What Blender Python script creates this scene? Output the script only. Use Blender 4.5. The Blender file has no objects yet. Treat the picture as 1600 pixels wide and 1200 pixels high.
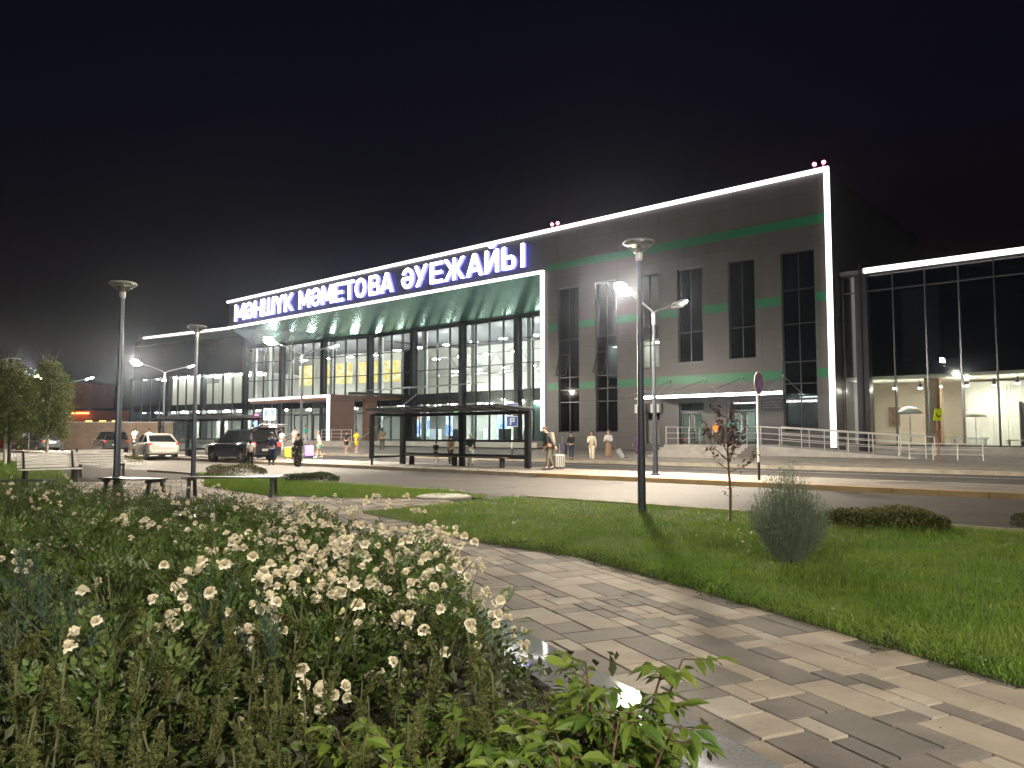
import bpy, bmesh, math, random
import numpy as np
from mathutils import Vector, Matrix
R = math.radians
SC = bpy.context.scene
COL = SC.collection
rnd = random.Random(7)
nrng = np.random.default_rng(11)

# ------------------------------------------------------------------ camera
PITCH = R(3.77); F = 1200.0; EYE = 1.4
cam = bpy.data.cameras.new('camera'); camo = bpy.data.objects.new('camera', cam); COL.objects.link(camo)
camo.location = (0, 0, EYE); camo.rotation_euler = (R(90) + PITCH, 0, 0)
cam.sensor_width = 36; cam.lens = 27; cam.clip_start = 0.05; cam.clip_end = 2000
SC.camera = camo
# ------------------------------------------------------------------ night sky, faint moon
SUN_EL, SUN_AZ = R(38), R(205)
w = bpy.data.worlds.new('World'); SC.world = w; w.use_nodes = True
nt = w.node_tree; bg = nt.nodes['Background']
sky = nt.nodes.new('ShaderNodeTexSky'); sky.sky_type = 'NISHITA'; sky.sun_disc = False
sky.sun_elevation = R(-3.5); sky.sun_rotation = SUN_AZ; sky.air_density = 1.0; sky.dust_density = 0.0; sky.ozone_density = 2.2
nt.links.new(sky.outputs[0], bg.inputs[0]); bg.inputs[1].default_value = 0.095
sl = bpy.data.lights.new('sun', 'SUN'); sl.energy = 0.02; sl.angle = R(0.5); sl.color = (1, .93, .82)
so = bpy.data.objects.new('sun', sl); COL.objects.link(so)
so.rotation_euler = (R(90) - SUN_EL, 0, R(180) - SUN_AZ)
SC.view_settings.view_transform = 'Standard'; SC.view_settings.look = 'None'
SC.view_settings.exposure = 1.05; SC.view_settings.gamma = 1
SC.render.engine = 'CYCLES'
cy = SC.cycles
cy.use_denoising = True; cy.max_bounces = 6; cy.transparent_max_bounces = 16
cy.diffuse_bounces = 3; cy.glossy_bounces = 3; cy.transmission_bounces = 4
cy.sample_clamp_indirect = 4; cy.caustics_reflective = False; cy.caustics_refractive = False
try: cy.use_light_tree = True
except Exception: pass

# ------------------------------------------------------------------ pixel <-> world (photo is 1600 x 1200)
def ray(x, y):
    dx = (x - 800) / F; dy = (600 - y) / F
    return Vector((dx, math.cos(PITCH) - dy * math.sin(PITCH), math.sin(PITCH) + dy * math.cos(PITCH)))
def at(x, y, z=0.0):
    d = ray(x, y); t = (z - EYE) / d.z
    return Vector((d.x * t, d.y * t, z))
EX, EY = .752, -.659           # along the facade, to the right
NX, NY = .659, .752            # away from the road
BA = math.atan2(EY, EX)
def W(u, D, z=0.0): return Vector((EX * u + NX * D, EY * u + NY * D, z))
def loc(p): return (EX * p.x + EY * p.y, NX * p.x + NY * p.y)
def on(x, y, D):
    d = ray(x, y); t = D / (NX * d.x + NY * d.y); p = d * t
    return EX * p.x + EY * p.y, p.z + EYE
def U(x, D): return on(x, 640, D)[0]

# ------------------------------------------------------------------ mesh helpers
class MB:
    def __init__(s): s.v = []; s.f = []
    def add(s, vs, fs):
        o = len(s.v); s.v += [tuple(v) for v in vs]; s.f += [tuple(i + o for i in f) for f in fs]; return s
    def box(s, x0, x1, y0, y1, z0, z1):
        x0, x1 = min(x0, x1), max(x0, x1); y0, y1 = min(y0, y1), max(y0, y1); z0, z1 = min(z0, z1), max(z0, z1)
        return s.add([(x0,y0,z0),(x1,y0,z0),(x1,y1,z0),(x0,y1,z0),(x0,y0,z1),(x1,y0,z1),(x1,y1,z1),(x0,y1,z1)],
                     [(0,3,2,1),(4,5,6,7),(0,1,5,4),(1,2,6,5),(2,3,7,6),(3,0,4,7)])
    def hexa(s, b, t):            # bottom 4 points, top 4 points
        return s.add(list(b) + list(t), [(0,3,2,1),(4,5,6,7),(0,1,5,4),(1,2,6,5),(2,3,7,6),(3,0,4,7)])
    def bar(s, a, b, wd, ht, up=(0,0,1)):
        a = Vector(a); b = Vector(b); d = (b - a).normalized(); u = Vector(up)
        sd = d.cross(u)
        if sd.length < 1e-4: sd = d.cross(Vector((1,0,0)))
        sd.normalize(); u = sd.cross(d).normalized(); sd = sd * wd / 2; u = u * ht / 2
        return s.hexa([a-sd-u, a+sd-u, b+sd-u, b-sd-u], [a-sd+u, a+sd+u, b+sd+u, b-sd+u])
    def tube(s, pts, r, n=8, cap=True):
        pts = [Vector(p) for p in pts]; k = len(pts)
        rs = r if isinstance(r, (list, tuple)) else [r] * k
        vs = []; fs = []; ref = None
        for i, p in enumerate(pts):
            t = (pts[min(i+1,k-1)] - pts[max(i-1,0)]).normalized()
            if ref is None:
                ref = t.cross(Vector((0,0,1)))
                if ref.length < 1e-3: ref = t.cross(Vector((1,0,0)))
            ref = (ref - t * ref.dot(t)).normalized(); b = t.cross(ref)
            for j in range(n):
                a = 2 * math.pi * j / n
                vs.append(p + (ref * math.cos(a) + b * math.sin(a)) * rs[i])
        for i in range(k-1):
            for j in range(n):
                fs.append((i*n+j, i*n+(j+1)%n, (i+1)*n+(j+1)%n, (i+1)*n+j))
        if cap: fs.append(tuple(range(n-1,-1,-1))); fs.append(tuple((k-1)*n+j for j in range(n)))
        return s.add(vs, fs)
    def lathe(s, prof, n=16, c=(0,0,0), sx=1, sy=1):
        vs = []; fs = []; k = len(prof)
        for r, z in prof:
            for j in range(n):
                a = 2*math.pi*j/n; vs.append((c[0]+r*sx*math.cos(a), c[1]+r*sy*math.sin(a), c[2]+z))
        for i in range(k-1):
            for j in range(n): fs.append((i*n+j, i*n+(j+1)%n, (i+1)*n+(j+1)%n, (i+1)*n+j))
        fs.append(tuple(range(n-1,-1,-1))); fs.append(tuple((k-1)*n+j for j in range(n)))
        return s.add(vs, fs)
    def ball(s, c, r, n=10, m=7):
        r = r if isinstance(r, (list, tuple)) else (r, r, r)
        vs = [(c[0], c[1], c[2]-r[2])]
        for i in range(1, m):
            ph = -math.pi/2 + math.pi*i/m
            for j in range(n):
                a = 2*math.pi*j/n
                vs.append((c[0]+r[0]*math.cos(ph)*math.cos(a), c[1]+r[1]*math.cos(ph)*math.sin(a), c[2]+r[2]*math.sin(ph)))
        vs.append((c[0], c[1], c[2]+r[2])); fs = []
        for j in range(n): fs.append((0, 1+(j+1)%n, 1+j))
        for i in range(m-2):
            for j in range(n): fs.append((1+i*n+j, 1+i*n+(j+1)%n, 1+(i+1)*n+(j+1)%n, 1+(i+1)*n+j))
        l = len(vs)-1; b = 1+(m-2)*n
        for j in range(n): fs.append((b+j, b+(j+1)%n, l))
        return s.add(vs, fs)
    def prism(s, poly, z0, z1):
        n = len(poly); a = sum(poly[i][0]*poly[(i+1)%n][1]-poly[(i+1)%n][0]*poly[i][1] for i in range(n))
        if a < 0: poly = poly[::-1]
        zf0 = z0 if callable(z0) else (lambda p: z0); zf1 = z1 if callable(z1) else (lambda p: z1)
        vs = [(p[0],p[1],zf0(p)) for p in poly] + [(p[0],p[1],zf1(p)) for p in poly]
        return s.add(vs, [tuple(range(n-1,-1,-1)), tuple(range(n,2*n))] + [(i,(i+1)%n,n+(i+1)%n,n+i) for i in range(n)])
    def sheet(s, poly, z):
        n = len(poly); a = sum(poly[i][0]*poly[(i+1)%n][1]-poly[(i+1)%n][0]*poly[i][1] for i in range(n))
        if a < 0: poly = poly[::-1]
        return s.add([(p[0],p[1],z) for p in poly], [tuple(range(n))])
    def xf(s, M):
        s.v = [tuple(M @ Vector(v)) for v in s.v]; return s
    def build(s, name, m, parent=None, smooth=False, bevel=0):
        me = bpy.data.meshes.new(name); me.from_pydata(s.v, [], s.f)
        if smooth: me.polygons.foreach_set('use_smooth', [True]*len(me.polygons))
        me.update(); return link(name, me, m, parent, bevel)
def link(name, me, m=None, parent=None, bevel=0):
    o = bpy.data.objects.new(name, me); COL.objects.link(o)
    if m is not None and len(me.materials) == 0: me.materials.append(m)
    if parent is not None: o.parent = parent
    if bevel:
        b = o.modifiers.new('bevel', 'BEVEL'); b.width = bevel; b.segments = 2; b.limit_method = 'ANGLE'
    return o
def tag(o, label, cat, group=None, kind=None):
    o['label'] = label; o['category'] = cat
    if group: o['group'] = group
    if kind: o['kind'] = kind
    return o
def thing(name, label, cat, p=(0,0,0), rz=0.0, group=None):
    o = bpy.data.objects.new(name, None); COL.objects.link(o); o.empty_display_size = .2
    o.location = p; o.rotation_euler = (0,0,rz); return tag(o, label, cat, group)
def struct(o): o['kind'] = 'structure'; return o
def dup(o, parent=None, p=None, rz=None, sc=None, label=None):
    c = o.copy(); COL.objects.link(c); c.parent = parent
    if p is not None: c.location = p
    if rz is not None: c.rotation_euler = (0,0,rz)
    if sc is not None: c.scale = (sc,sc,sc) if not isinstance(sc, tuple) else sc
    if label: c['label'] = label
    for ch in list(o.children): dup(ch, c)
    return c
def npmesh(name, V, Fq):
    """V (n,3) array, Fq (m,k) index array of equal sided faces"""
    me = bpy.data.meshes.new(name); V = np.ascontiguousarray(V, dtype=np.float32); Fq = np.ascontiguousarray(Fq, dtype=np.int32)
    m, k = Fq.shape
    me.vertices.add(len(V)); me.vertices.foreach_set('co', V.ravel())
    me.loops.add(m*k); me.loops.foreach_set('vertex_index', Fq.ravel())
    me.polygons.add(m); me.polygons.foreach_set('loop_start', np.arange(0, m*k, k, dtype=np.int32))
    me.polygons.foreach_set('use_smooth', np.zeros(m, dtype=bool)); me.update(calc_edges=True); return me
def leaf_quads(C, A, S, Nn, L, Wd, fold=.15):
    """diamond leaves: base C, axis A, side S, normal Nn"""
    C = np.asarray(C); L = np.asarray(L)[:,None]; Wd = np.asarray(Wd)[:,None]
    b = C; t = C + A*L; mid = C + A*L*.45
    r = mid + S*Wd*.5 + Nn*Wd*fold; l = mid - S*Wd*.5 + Nn*Wd*fold
    V = np.stack([b, r, t, l], 1).reshape(-1,3); n = len(C)
    Fq = np.arange(n*4).reshape(n,4); return V, Fq
def frames(A):
    A = A / np.linalg.norm(A, axis=1, keepdims=True)
    up = np.tile([0,0,1.0], (len(A),1)) + nrng.normal(0,.35,A.shape)
    S = np.cross(A, up); S /= np.linalg.norm(S, axis=1, keepdims=True)+1e-9
    N = np.cross(S, A); return A, S, N

# ------------------------------------------------------------------ materials
MC = {}
def node(nt, t, **k):
    n = nt.nodes.new(t)
    for a, b in k.items(): setattr(n, a, b)
    return n
def mat(name, c, rough=.6, metal=0.0, var=.12, scale=6.0, bump=0.0, bscale=60.0, coat=0.0, spec=.5):
    if name in MC: return MC[name]
    m = bpy.data.materials.new(name); m.use_nodes = True; nt = m.node_tree; p = nt.nodes['Principled BSDF']
    p.inputs['Roughness'].default_value = rough; p.inputs['Metallic'].default_value = metal
    p.inputs['Coat Weight'].default_value = coat; p.inputs['Specular IOR Level'].default_value = spec
    tc = node(nt, 'ShaderNodeTexCoord')
    n = node(nt, 'ShaderNodeTexNoise'); n.inputs['Scale'].default_value = scale; n.inputs['Detail'].default_value = 6
    nt.links.new(tc.outputs['Object'], n.inputs['Vector'])
    r = node(nt, 'ShaderNodeMapRange'); r.inputs[1].default_value = .3; r.inputs[2].default_value = .7
    r.inputs[3].default_value = 1-var; r.inputs[4].default_value = 1+var
    nt.links.new(n.outputs[0], r.inputs[0])
    mx = node(nt, 'ShaderNodeMix', data_type='RGBA', blend_type='MULTIPLY'); mx.inputs[0].default_value = 1
    mx.inputs[6].default_value = (*c, 1); nt.links.new(r.outputs[0], mx.inputs[7])
    nt.links.new(mx.outputs[2], p.inputs['Base Color'])
    if bump:
        n2 = node(nt, 'ShaderNodeTexNoise'); n2.inputs['Scale'].default_value = bscale; n2.inputs['Detail'].default_value = 4
        nt.links.new(tc.outputs['Object'], n2.inputs['Vector'])
        b = node(nt, 'ShaderNodeBump'); b.inputs['Strength'].default_value = bump; b.inputs['Distance'].default_value = .02
        nt.links.new(n2.outputs[0], b.inputs['Height']); nt.links.new(b.outputs[0], p.inputs['Normal'])
    MC[name] = m; return m
def emit(name, c, s):
    if name in MC: return MC[name]
    m = bpy.data.materials.new(name); m.use_nodes = True; nt = m.node_tree; nt.nodes.clear()
    e = node(nt, 'ShaderNodeEmission'); e.inputs[0].default_value = (*c, 1); e.inputs[1].default_value = s
    o = node(nt, 'ShaderNodeOutputMaterial'); nt.links.new(e.outputs[0], o.inputs[0]); MC[name] = m; return m
def glass(name, tint=(.9,.95,.95), rough=.02, refl=1.0):
    if name in MC: return MC[name]
    m = bpy.data.materials.new(name); m.use_nodes = True; nt = m.node_tree; nt.nodes.clear()
    tr = node(nt, 'ShaderNodeBsdfTransparent'); tr.inputs[0].default_value = (*tint, 1)
    gl = node(nt, 'ShaderNodeBsdfGlossy'); gl.inputs['Roughness'].default_value = rough
    gl.inputs[0].default_value = (refl, refl, refl, 1)
    ge = node(nt, 'ShaderNodeNewGeometry'); dp = node(nt, 'ShaderNodeVectorMath', operation='DOT_PRODUCT')   # Schlick reflectance, the same from both faces
    nt.links.new(ge.outputs['Normal'], dp.inputs[0]); nt.links.new(ge.outputs['Incoming'], dp.inputs[1])
    ab = node(nt, 'ShaderNodeMath', operation='ABSOLUTE'); nt.links.new(dp.outputs['Value'], ab.inputs[0])
    on_ = node(nt, 'ShaderNodeMath', operation='SUBTRACT'); on_.inputs[0].default_value = 1; nt.links.new(ab.outputs[0], on_.inputs[1])
    pw_ = node(nt, 'ShaderNodeMath', operation='POWER'); nt.links.new(on_.outputs[0], pw_.inputs[0]); pw_.inputs[1].default_value = 5
    fr = node(nt, 'ShaderNodeMath', operation='MULTIPLY_ADD'); nt.links.new(pw_.outputs[0], fr.inputs[0]); fr.inputs[1].default_value = .94; fr.inputs[2].default_value = .045
    mx = node(nt, 'ShaderNodeMixShader'); nt.links.new(fr.outputs[0], mx.inputs[0])
    nt.links.new(tr.outputs[0], mx.inputs[1]); nt.links.new(gl.outputs[0], mx.inputs[2])
    o = node(nt, 'ShaderNodeOutputMaterial'); nt.links.new(mx.outputs[0], o.inputs[0]); MC[name] = m; return m
def leafmat(name, c1, c2, trans=.35, rough=.5, patch=0.0, pscale=1.2, c3=None):
    """every leaf its own tint; optional broad patches towards c3"""
    if name in MC: return MC[name]
    m = bpy.data.materials.new(name); m.use_nodes = True; nt = m.node_tree; p = nt.nodes['Principled BSDF']; out = nt.nodes['Material Output']
    g = node(nt, 'ShaderNodeNewGeometry'); mx = node(nt, 'ShaderNodeMix', data_type='RGBA')
    mx.inputs[6].default_value = (*c1,1); mx.inputs[7].default_value = (*c2,1)
    nt.links.new(g.outputs['Random Per Island'], mx.inputs[0]); col = mx.outputs[2]
    if patch:
        n = node(nt, 'ShaderNodeTexNoise'); n.inputs['Scale'].default_value = pscale; n.inputs['Detail'].default_value = 3
        tc = node(nt, 'ShaderNodeTexCoord'); nt.links.new(tc.outputs['Object'], n.inputs['Vector'])
        r = node(nt, 'ShaderNodeMapRange'); r.inputs[1].default_value = .42; r.inputs[2].default_value = .62; r.inputs[4].default_value = patch
        nt.links.new(n.outputs[0], r.inputs[0])
        m2 = node(nt, 'ShaderNodeMix', data_type='RGBA'); nt.links.new(r.outputs[0], m2.inputs[0]); nt.links.new(col, m2.inputs[6])
        m2.inputs[7].default_value = (*c3,1); col = m2.outputs[2]
    nt.links.new(col, p.inputs['Base Color']); p.inputs['Roughness'].default_value = rough
    t = node(nt, 'ShaderNodeBsdfTranslucent'); nt.links.new(col, t.inputs[0])
    ms = node(nt, 'ShaderNodeMixShader'); ms.inputs[0].default_value = trans
    nt.links.new(p.outputs[0], ms.inputs[1]); nt.links.new(t.outputs[0], ms.inputs[2]); nt.links.new(ms.outputs[0], out.inputs[0])
    MC[name] = m; return m
def panelmat(name, c, pw, ph, rough=.4, metal=0.0, joint=.012, jc=(.05,.05,.05), var=.06, off=0.0, axis='XZ'):
    """flat cladding panels with dark joints, in the object's own coordinates"""
    if name in MC: return MC[name]
    m = bpy.data.materials.new(name); m.use_nodes = True; nt = m.node_tree; p = nt.nodes['Principled BSDF']
    tc = node(nt, 'ShaderNodeTexCoord'); sp = node(nt, 'ShaderNodeSeparateXYZ'); cb = node(nt, 'ShaderNodeCombineXYZ')
    nt.links.new(tc.outputs['Object'], sp.inputs[0]); nt.links.new(sp.outputs[axis[0]], cb.inputs[0]); nt.links.new(sp.outputs[axis[1]], cb.inputs[1])
    b = node(nt, 'ShaderNodeTexBrick'); b.offset = off; b.squash = 1
    b.inputs['Scale'].default_value = 1; b.inputs['Brick Width'].default_value = pw; b.inputs['Row Height'].default_value = ph
    b.inputs['Mortar Size'].default_value = joint; b.inputs['Mortar Smooth'].default_value = 0; b.inputs['Bias'].default_value = 0
    b.inputs['Color1'].default_value = (*[x*(1-var) for x in c],1); b.inputs['Color2'].default_value = (*[x*(1+var) for x in c],1)
    b.inputs['Mortar'].default_value = (*jc,1); nt.links.new(cb.outputs[0], b.inputs['Vector'])
    n = node(nt, 'ShaderNodeTexNoise'); n.inputs['Scale'].default_value = .7; n.inputs['Detail'].default_value = 5
    nt.links.new(tc.outputs['Object'], n.inputs['Vector'])
    r = node(nt, 'ShaderNodeMapRange'); r.inputs[1].default_value=.3; r.inputs[2].default_value=.7; r.inputs[3].default_value=.9; r.inputs[4].default_value=1.1
    nt.links.new(n.outputs[0], r.inputs[0])
    mx = node(nt, 'ShaderNodeMix', data_type='RGBA', blend_type='MULTIPLY'); mx.inputs[0].default_value=1
    nt.links.new(b.outputs[0], mx.inputs[6]); nt.links.new(r.outputs[0], mx.inputs[7]); nt.links.new(mx.outputs[2], p.inputs['Base Color'])
    p.inputs['Roughness'].default_value = rough; p.inputs['Metallic'].default_value = metal
    MC[name] = m; return m
def vcmat(name, rough=.75, bump=.25, bscale=90.0):
    """colour comes from the face colour attribute (each paver its own stone)"""
    m = mat(name, (1,1,1), rough, var=.24, scale=2.6, bump=bump, bscale=bscale); nt = m.node_tree
    a = node(nt, 'ShaderNodeAttribute'); a.attribute_name = 'stone'
    mx = [n for n in nt.nodes if n.type == 'MIX'][0]; nt.links.new(a.outputs[0], mx.inputs[6])
    sp = node(nt, 'ShaderNodeTexNoise'); sp.inputs['Scale'].default_value = 260; sp.inputs['Detail'].default_value = 2
    tc = [n for n in nt.nodes if n.type == 'TEX_COORD'][0]; nt.links.new(tc.outputs['Object'], sp.inputs['Vector'])
    r = node(nt, 'ShaderNodeMapRange'); r.inputs[1].default_value=.3; r.inputs[2].default_value=.7; r.inputs[3].default_value=.75; r.inputs[4].default_value=1.25
    nt.links.new(sp.outputs[0], r.inputs[0])
    m3 = node(nt, 'ShaderNodeMix', data_type='RGBA', blend_type='MULTIPLY'); m3.inputs[0].default_value = 1
    p = nt.nodes['Principled BSDF']; nt.links.new(mx.outputs[2], m3.inputs[6]); nt.links.new(r.outputs[0], m3.inputs[7]); nt.links.new(m3.outputs[2], p.inputs['Base Color'])
    return m
M_STEEL = mat('brushed_steel', (.62,.61,.60), .38, .45, .05)
M_POLE = mat('lamp_pole_paint', (.06,.07,.09), .32, .6, .08)
M_GALV = mat('galvanised_metal', (.34,.35,.36), .35, .8, .1)
M_DARK = mat('dark_graphite_metal', (.018,.020,.024), .35, .4, .1)
M_BLACK = mat('black_matt', (.012,.012,.013), .6, 0, .1)
M_WHITE = mat('white_paint', (.75,.75,.73), .45, 0, .06)
M_CREAM = mat('cream_plaster', (.66,.63,.55), .8, 0, .06, 1.5)
M_CONC = mat('concrete', (.34,.32,.30), .85, 0, .16, 3, .2)
M_RUBBER = mat('black_rubber', (.015,.015,.016), .8, 0, .1)
M_GLASS = glass('clear_glass')
E_LED = emit('white_led', (1.0,.93,.86), 1.5); E_LEDC = emit('canopy_led', (1.0,.95,.88), 16)
E_LAMP = emit('street_lamp_lens', (1.0,.86,.66), 2600); E_LAMP3 = emit('flat_lamp_lens', (1.0,.90,.74), 3900); E_LAMP_ASSUMED = emit('assumed_lamp_lens', (1.0,.91,.74), 1650)  # last lens is for the assumed lamps added behind the camera
E_CEIL = emit('ceiling_lamp', (1.0,.97,.92), 92)
E_WARM = emit('warm_spot_lamp', (1.0,.90,.76), 430)
E_TAIL = emit('tail_lamp_red', (1.0,.02,.015), 6)
E_AIR = emit('aviation_red', (1.0,.12,.2), 22)

# ------------------------------------------------------------------ ground, roads, pavements
PQ, PP = Vector((.916,.401,0)), Vector((-.401,.916,0))      # across / along the near path
def QR(q, r): return (PQ.x*q + PP.x*r, PQ.y*q + PP.y*r)
def locpoly(pts): return [tuple(W(u, D)[:2]) for u, D in pts]
M_EARTH = mat('dry_earth', (.10,.085,.065), .95, 0, .3, 2)
struct(MB().sheet([(-600,-300),(600,-300),(600,700),(-600,700)], -.05).build('ground', M_EARTH))
M_ASPH = mat('worn_asphalt', (.044,.040,.037), .72, 0, .22, .55, .5, 120)
struct(MB().sheet(locpoly([(-170,13.25),(70,13.25),(70,31.0),(-170,31.0)]), -.004).build('road', M_ASPH))
nt = M_ASPH.node_tree; tc = [q for q in nt.nodes if q.type == 'TEX_COORD'][0]; mx = [q for q in nt.nodes if q.type == 'MIX'][0]
mp = node(nt,'ShaderNodeMapping'); mp.inputs['Rotation'].default_value = (0,0,-BA); mp.inputs['Scale'].default_value = (.05,1.3,1)      # worn wheel tracks along the road
n3 = node(nt,'ShaderNodeTexNoise'); n3.inputs['Scale'].default_value = 1; n3.inputs['Detail'].default_value = 5; nt.links.new(tc.outputs['Object'], mp.inputs[0]); nt.links.new(mp.outputs[0], n3.inputs['Vector'])
r3 = node(nt,'ShaderNodeMapRange'); r3.inputs[1].default_value=.35; r3.inputs[2].default_value=.65; r3.inputs[3].default_value=.72; r3.inputs[4].default_value=1.2; nt.links.new(n3.outputs[0], r3.inputs[0])
m3 = node(nt,'ShaderNodeMix', data_type='RGBA', blend_type='MULTIPLY'); m3.inputs[0].default_value=1; p3 = nt.nodes['Principled BSDF']
nt.links.new(mx.outputs[2], m3.inputs[6]); nt.links.new(r3.outputs[0], m3.inputs[7]); nt.links.new(m3.outputs[2], p3.inputs['Base Color'])
pt_ = MB()
for (a, b, c, d_) in ((-17,-13.5,14.2,15.6),(-31,-29.6,16.5,18.9),(-8,-6.8,17.4,18.3),(-24,-19,26,27.2),(-40,-37,24,25)): pt_.box(a,b,c,d_,-.003,.0005)
o = struct(pt_.build('asphalt_patch', mat('dark_asphalt', (.042,.039,.036), .7, 0, .15, 3, .4, 120))); o.rotation_euler = (0,0,BA)
gr_ = MB()
for uu in (-6.5,-16.5,-34): gr_.box(uu,uu+.5,19.35,19.75,-.003,.004)
o = struct(gr_.build('gutter_cover', M_BLACK)); o.rotation_euler = (0,0,BA)
M_PAINT = mat('road_paint', (.5,.48,.44), .7, 0, .3, 9)
mk = MB()
for k in range(-22, 12):
    mk.box(k*3.4, k*3.4+1.5, 24.95, 25.06, .000, .003)
mk.box(-80, 40, 28.9, 28.99, .000, .003)
o = struct(mk.build('road_marking', M_PAINT)); o.rotation_euler = (0,0,BA)
M_KERB = mat('kerb_concrete', (.24,.21,.165), .85, 0, .2, 2.5, .3)
M_KERBY = mat('kerb_ochre', (.24,.17,.085), .8, 0, .3, 1.5, .3)
M_TILE = panelmat('pavement_tiles', (.235,.21,.18), .6, .3, .8, 0, .012, (.14,.12,.10), .22, .5, 'XY')
def kerb(name, u0, u1, D0, D1, z1, m, seg=1.0):
    b = MB(); k = u0
    while k < u1:
        b.box(k, min(k+seg,u1)-.008, D0, D1, -.02, z1); k += seg
    o = struct(b.build(name, m, bevel=.012)); o.rotation_euler = (0,0,BA); return o
kerb('island_kerb', U(836,19.8), 60, 19.8, 19.98, .135, M_KERBY)
kerb('island_kerb', -150, U(836,19.8)-.01, 19.8, 19.98, .135, M_KERB)
kerb('island_kerb', -150, 60, 22.9, 23.05, .135, M_KERB)
o = struct(MB().box(-150, 60, 19.98, 22.9, -.02, .131).build('traffic_island', panelmat('island_tiles', (.14,.125,.108), .6, .3, .8, 0, .012, (.06,.05,.045), .22, .5, 'XY'))); o.rotation_euler = (0,0,BA)
kerb('pavement_kerb', -150, 60, 30.9, 31.06, .15, M_KERB)
pv = MB()
pv.hexa([(-150,31.06,-.02),(60,31.06,-.02),(60,40,-.02),(-150,40,-.02)], [(-150,31.06,.146),(60,31.06,.146),(60,40,.40),(-150,40,.40)])
pv.hexa([(-150,40,-.02),(60,40,-.02),(60,60,-.02),(-150,60,-.02)], [(-150,40,.40),(60,40,.40),(60,60,.42),(-150,60,.42)])
o = struct(pv.build('pavement', M_TILE)); o.rotation_euler = (0,0,BA)
def pave_z(D): return .146 + (min(D,40)-31.06)/8.94*.254 if D > 31.06 else .15

# near paved ground: pavers of mixed size, every one a stone with its own colour
struct(MB().sheet(locpoly([(-60,-20),(30,-20),(30,13.25),(-60,13.25)]), -.012).build('path_bedding', mat('joint_sand', (.030,.025,.021), .95, 0, .2, 20)))
def pavers(q0, q1, r0, r1, unit=.135, keep=None, seed=3):
    g = random.Random(seed); nq = int((q1-q0)/unit); nr = int((r1-r0)/unit)
    occ = np.zeros((nq, nr), bool); V = []; Fq = []; Cc = []
    sizes = [(2,4),(4,2),(2,4),(4,2),(2,2),(1,2),(2,1),(4,4)]
    cols = [(.27,.230,.184),(.285,.245,.20),(.25,.212,.172),(.122,.109,.100),(.112,.102,.094),(.134,.121,.11),(.275,.248,.21)]
    for r in range(nr):
        for q in range(nq):
            if occ[q, r]: continue
            ss = sizes[:]; g.shuffle(ss); ss += [(1,1)]
            for a, b in ss:
                if (a, b) == (4, 4): continue
                if q+a <= nq and r+b <= nr and not occ[q:q+a, r:r+b].any(): break
            occ[q:q+a, r:r+b] = True
            cq, cr = q0+(q+a/2)*unit, r0+(r+b/2)*unit
            x, y = QR(cq, cr)
            if keep and not keep(x, y): continue
            j = .0078; z1 = .012 + g.uniform(-.0025,.0025)
            pts = [QR(q0+q*unit+j, r0+r*unit+j), QR(q0+(q+a)*unit-j, r0+r*unit+j), QR(q0+(q+a)*unit-j, r0+(r+b)*unit-j), QR(q0+q*unit+j, r0+(r+b)*unit-j)]
            o = len(V)
            ins = .004
            cx, cy_ = x, y
            top = [(px+(cx-px)*ins/.2, py+(cy_-py)*ins/.2) for px, py in pts]
            V += [(px,py,-.01) for px,py in pts] + [(px,py,z1-.003) for px,py in pts] + [(px,py,z1) for px,py in top]
            for i in range(4):
                k = (i+1) % 4
                Fq += [(o+i,o+k,o+4+k,o+4+i), (o+4+i,o+4+k,o+8+k,o+8+i)]
            Fq.append((o+8,o+9,o+10,o+11))
            c = cols[g.randrange(len(cols))]; f = g.uniform(.92,1.08)
            Cc += [(c[0]*f,c[1]*f,c[2]*f,1.0)]*9
    me = npmesh('path', np.array(V), np.array(Fq))
    at_ = me.attributes.new('stone', 'FLOAT_COLOR', 'FACE'); at_.data.foreach_set('color', np.array(Cc, dtype=np.float32).ravel())
    return me
def keep_path(x, y):
    u, D = loc(Vector((x, y, 0)))
    return D < 13.05 and x > -26 and y > 1.0 and not (D < 10 and x > 6)
struct(link('path', pavers(-16, 5.4, -1.2, 26, keep=keep_path), vcmat('paving_stone')))
def inpoly(x, y, poly):
    x = np.asarray(x); y = np.asarray(y); c = np.zeros(x.shape, bool); n = len(poly); j = n-1
    for i in range(n):
        xi, yi = poly[i]; xj, yj = poly[j]
        c ^= ((yi > y) != (yj > y)) & (x < (xj-xi)*(y-yi)/(yj-yi+1e-12)+xi); j = i
    return c
# ================================================================== the terminal building (local axes: x along facade, y away, z up)
DF, DG, DW = 41.8, 48.0, 43.5
UR = U(1303, DF)                 # right end of the frame
UI = U(850, DF)                  # inner jamb
UL = U(354, DF)                  # left end of the sign band
UK = U(578, DG)                  # where the glass front turns
ZT, ZS, ZG, ZF = 15.75, 12.85, 11.3, .88   # frame top, soffit edge, glass top, floor
T = thing('airport_terminal', 'long dark terminal building outlined in white light with green soffit and glazed hall', 'airport terminal', (0,0,0), BA)
LA = math.atan2(.168, .986)
def LX(t, dy=0.0):               # local point on the turned left front, t metres left of the turn
    return (UK - .986*t - .168*dy, DG - .168*t + .986*dy)
M_CLAD = panelmat('grey_cladding', (.058,.055,.057), 1.62, 1.22, .38, .25, .014, (.03,.03,.03), .05)
M_FASC = panelmat('dark_fascia', (.055,.057,.068), 3.2, 1.5, .4, .3, .012, (.012,.012,.014), .08)
M_GREEN = mat('green_cladding', (.008,.105,.046), .35, .2, .06)
M_SOFF = panelmat('green_soffit', (.10,.27,.20), 1.6, 3.2, .25, .7, .018, (.01,.04,.03), .10, 0, 'XY')
M_MULL = mat('mullion_metal', (.05,.055,.06), .28, .7, .05)
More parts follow.
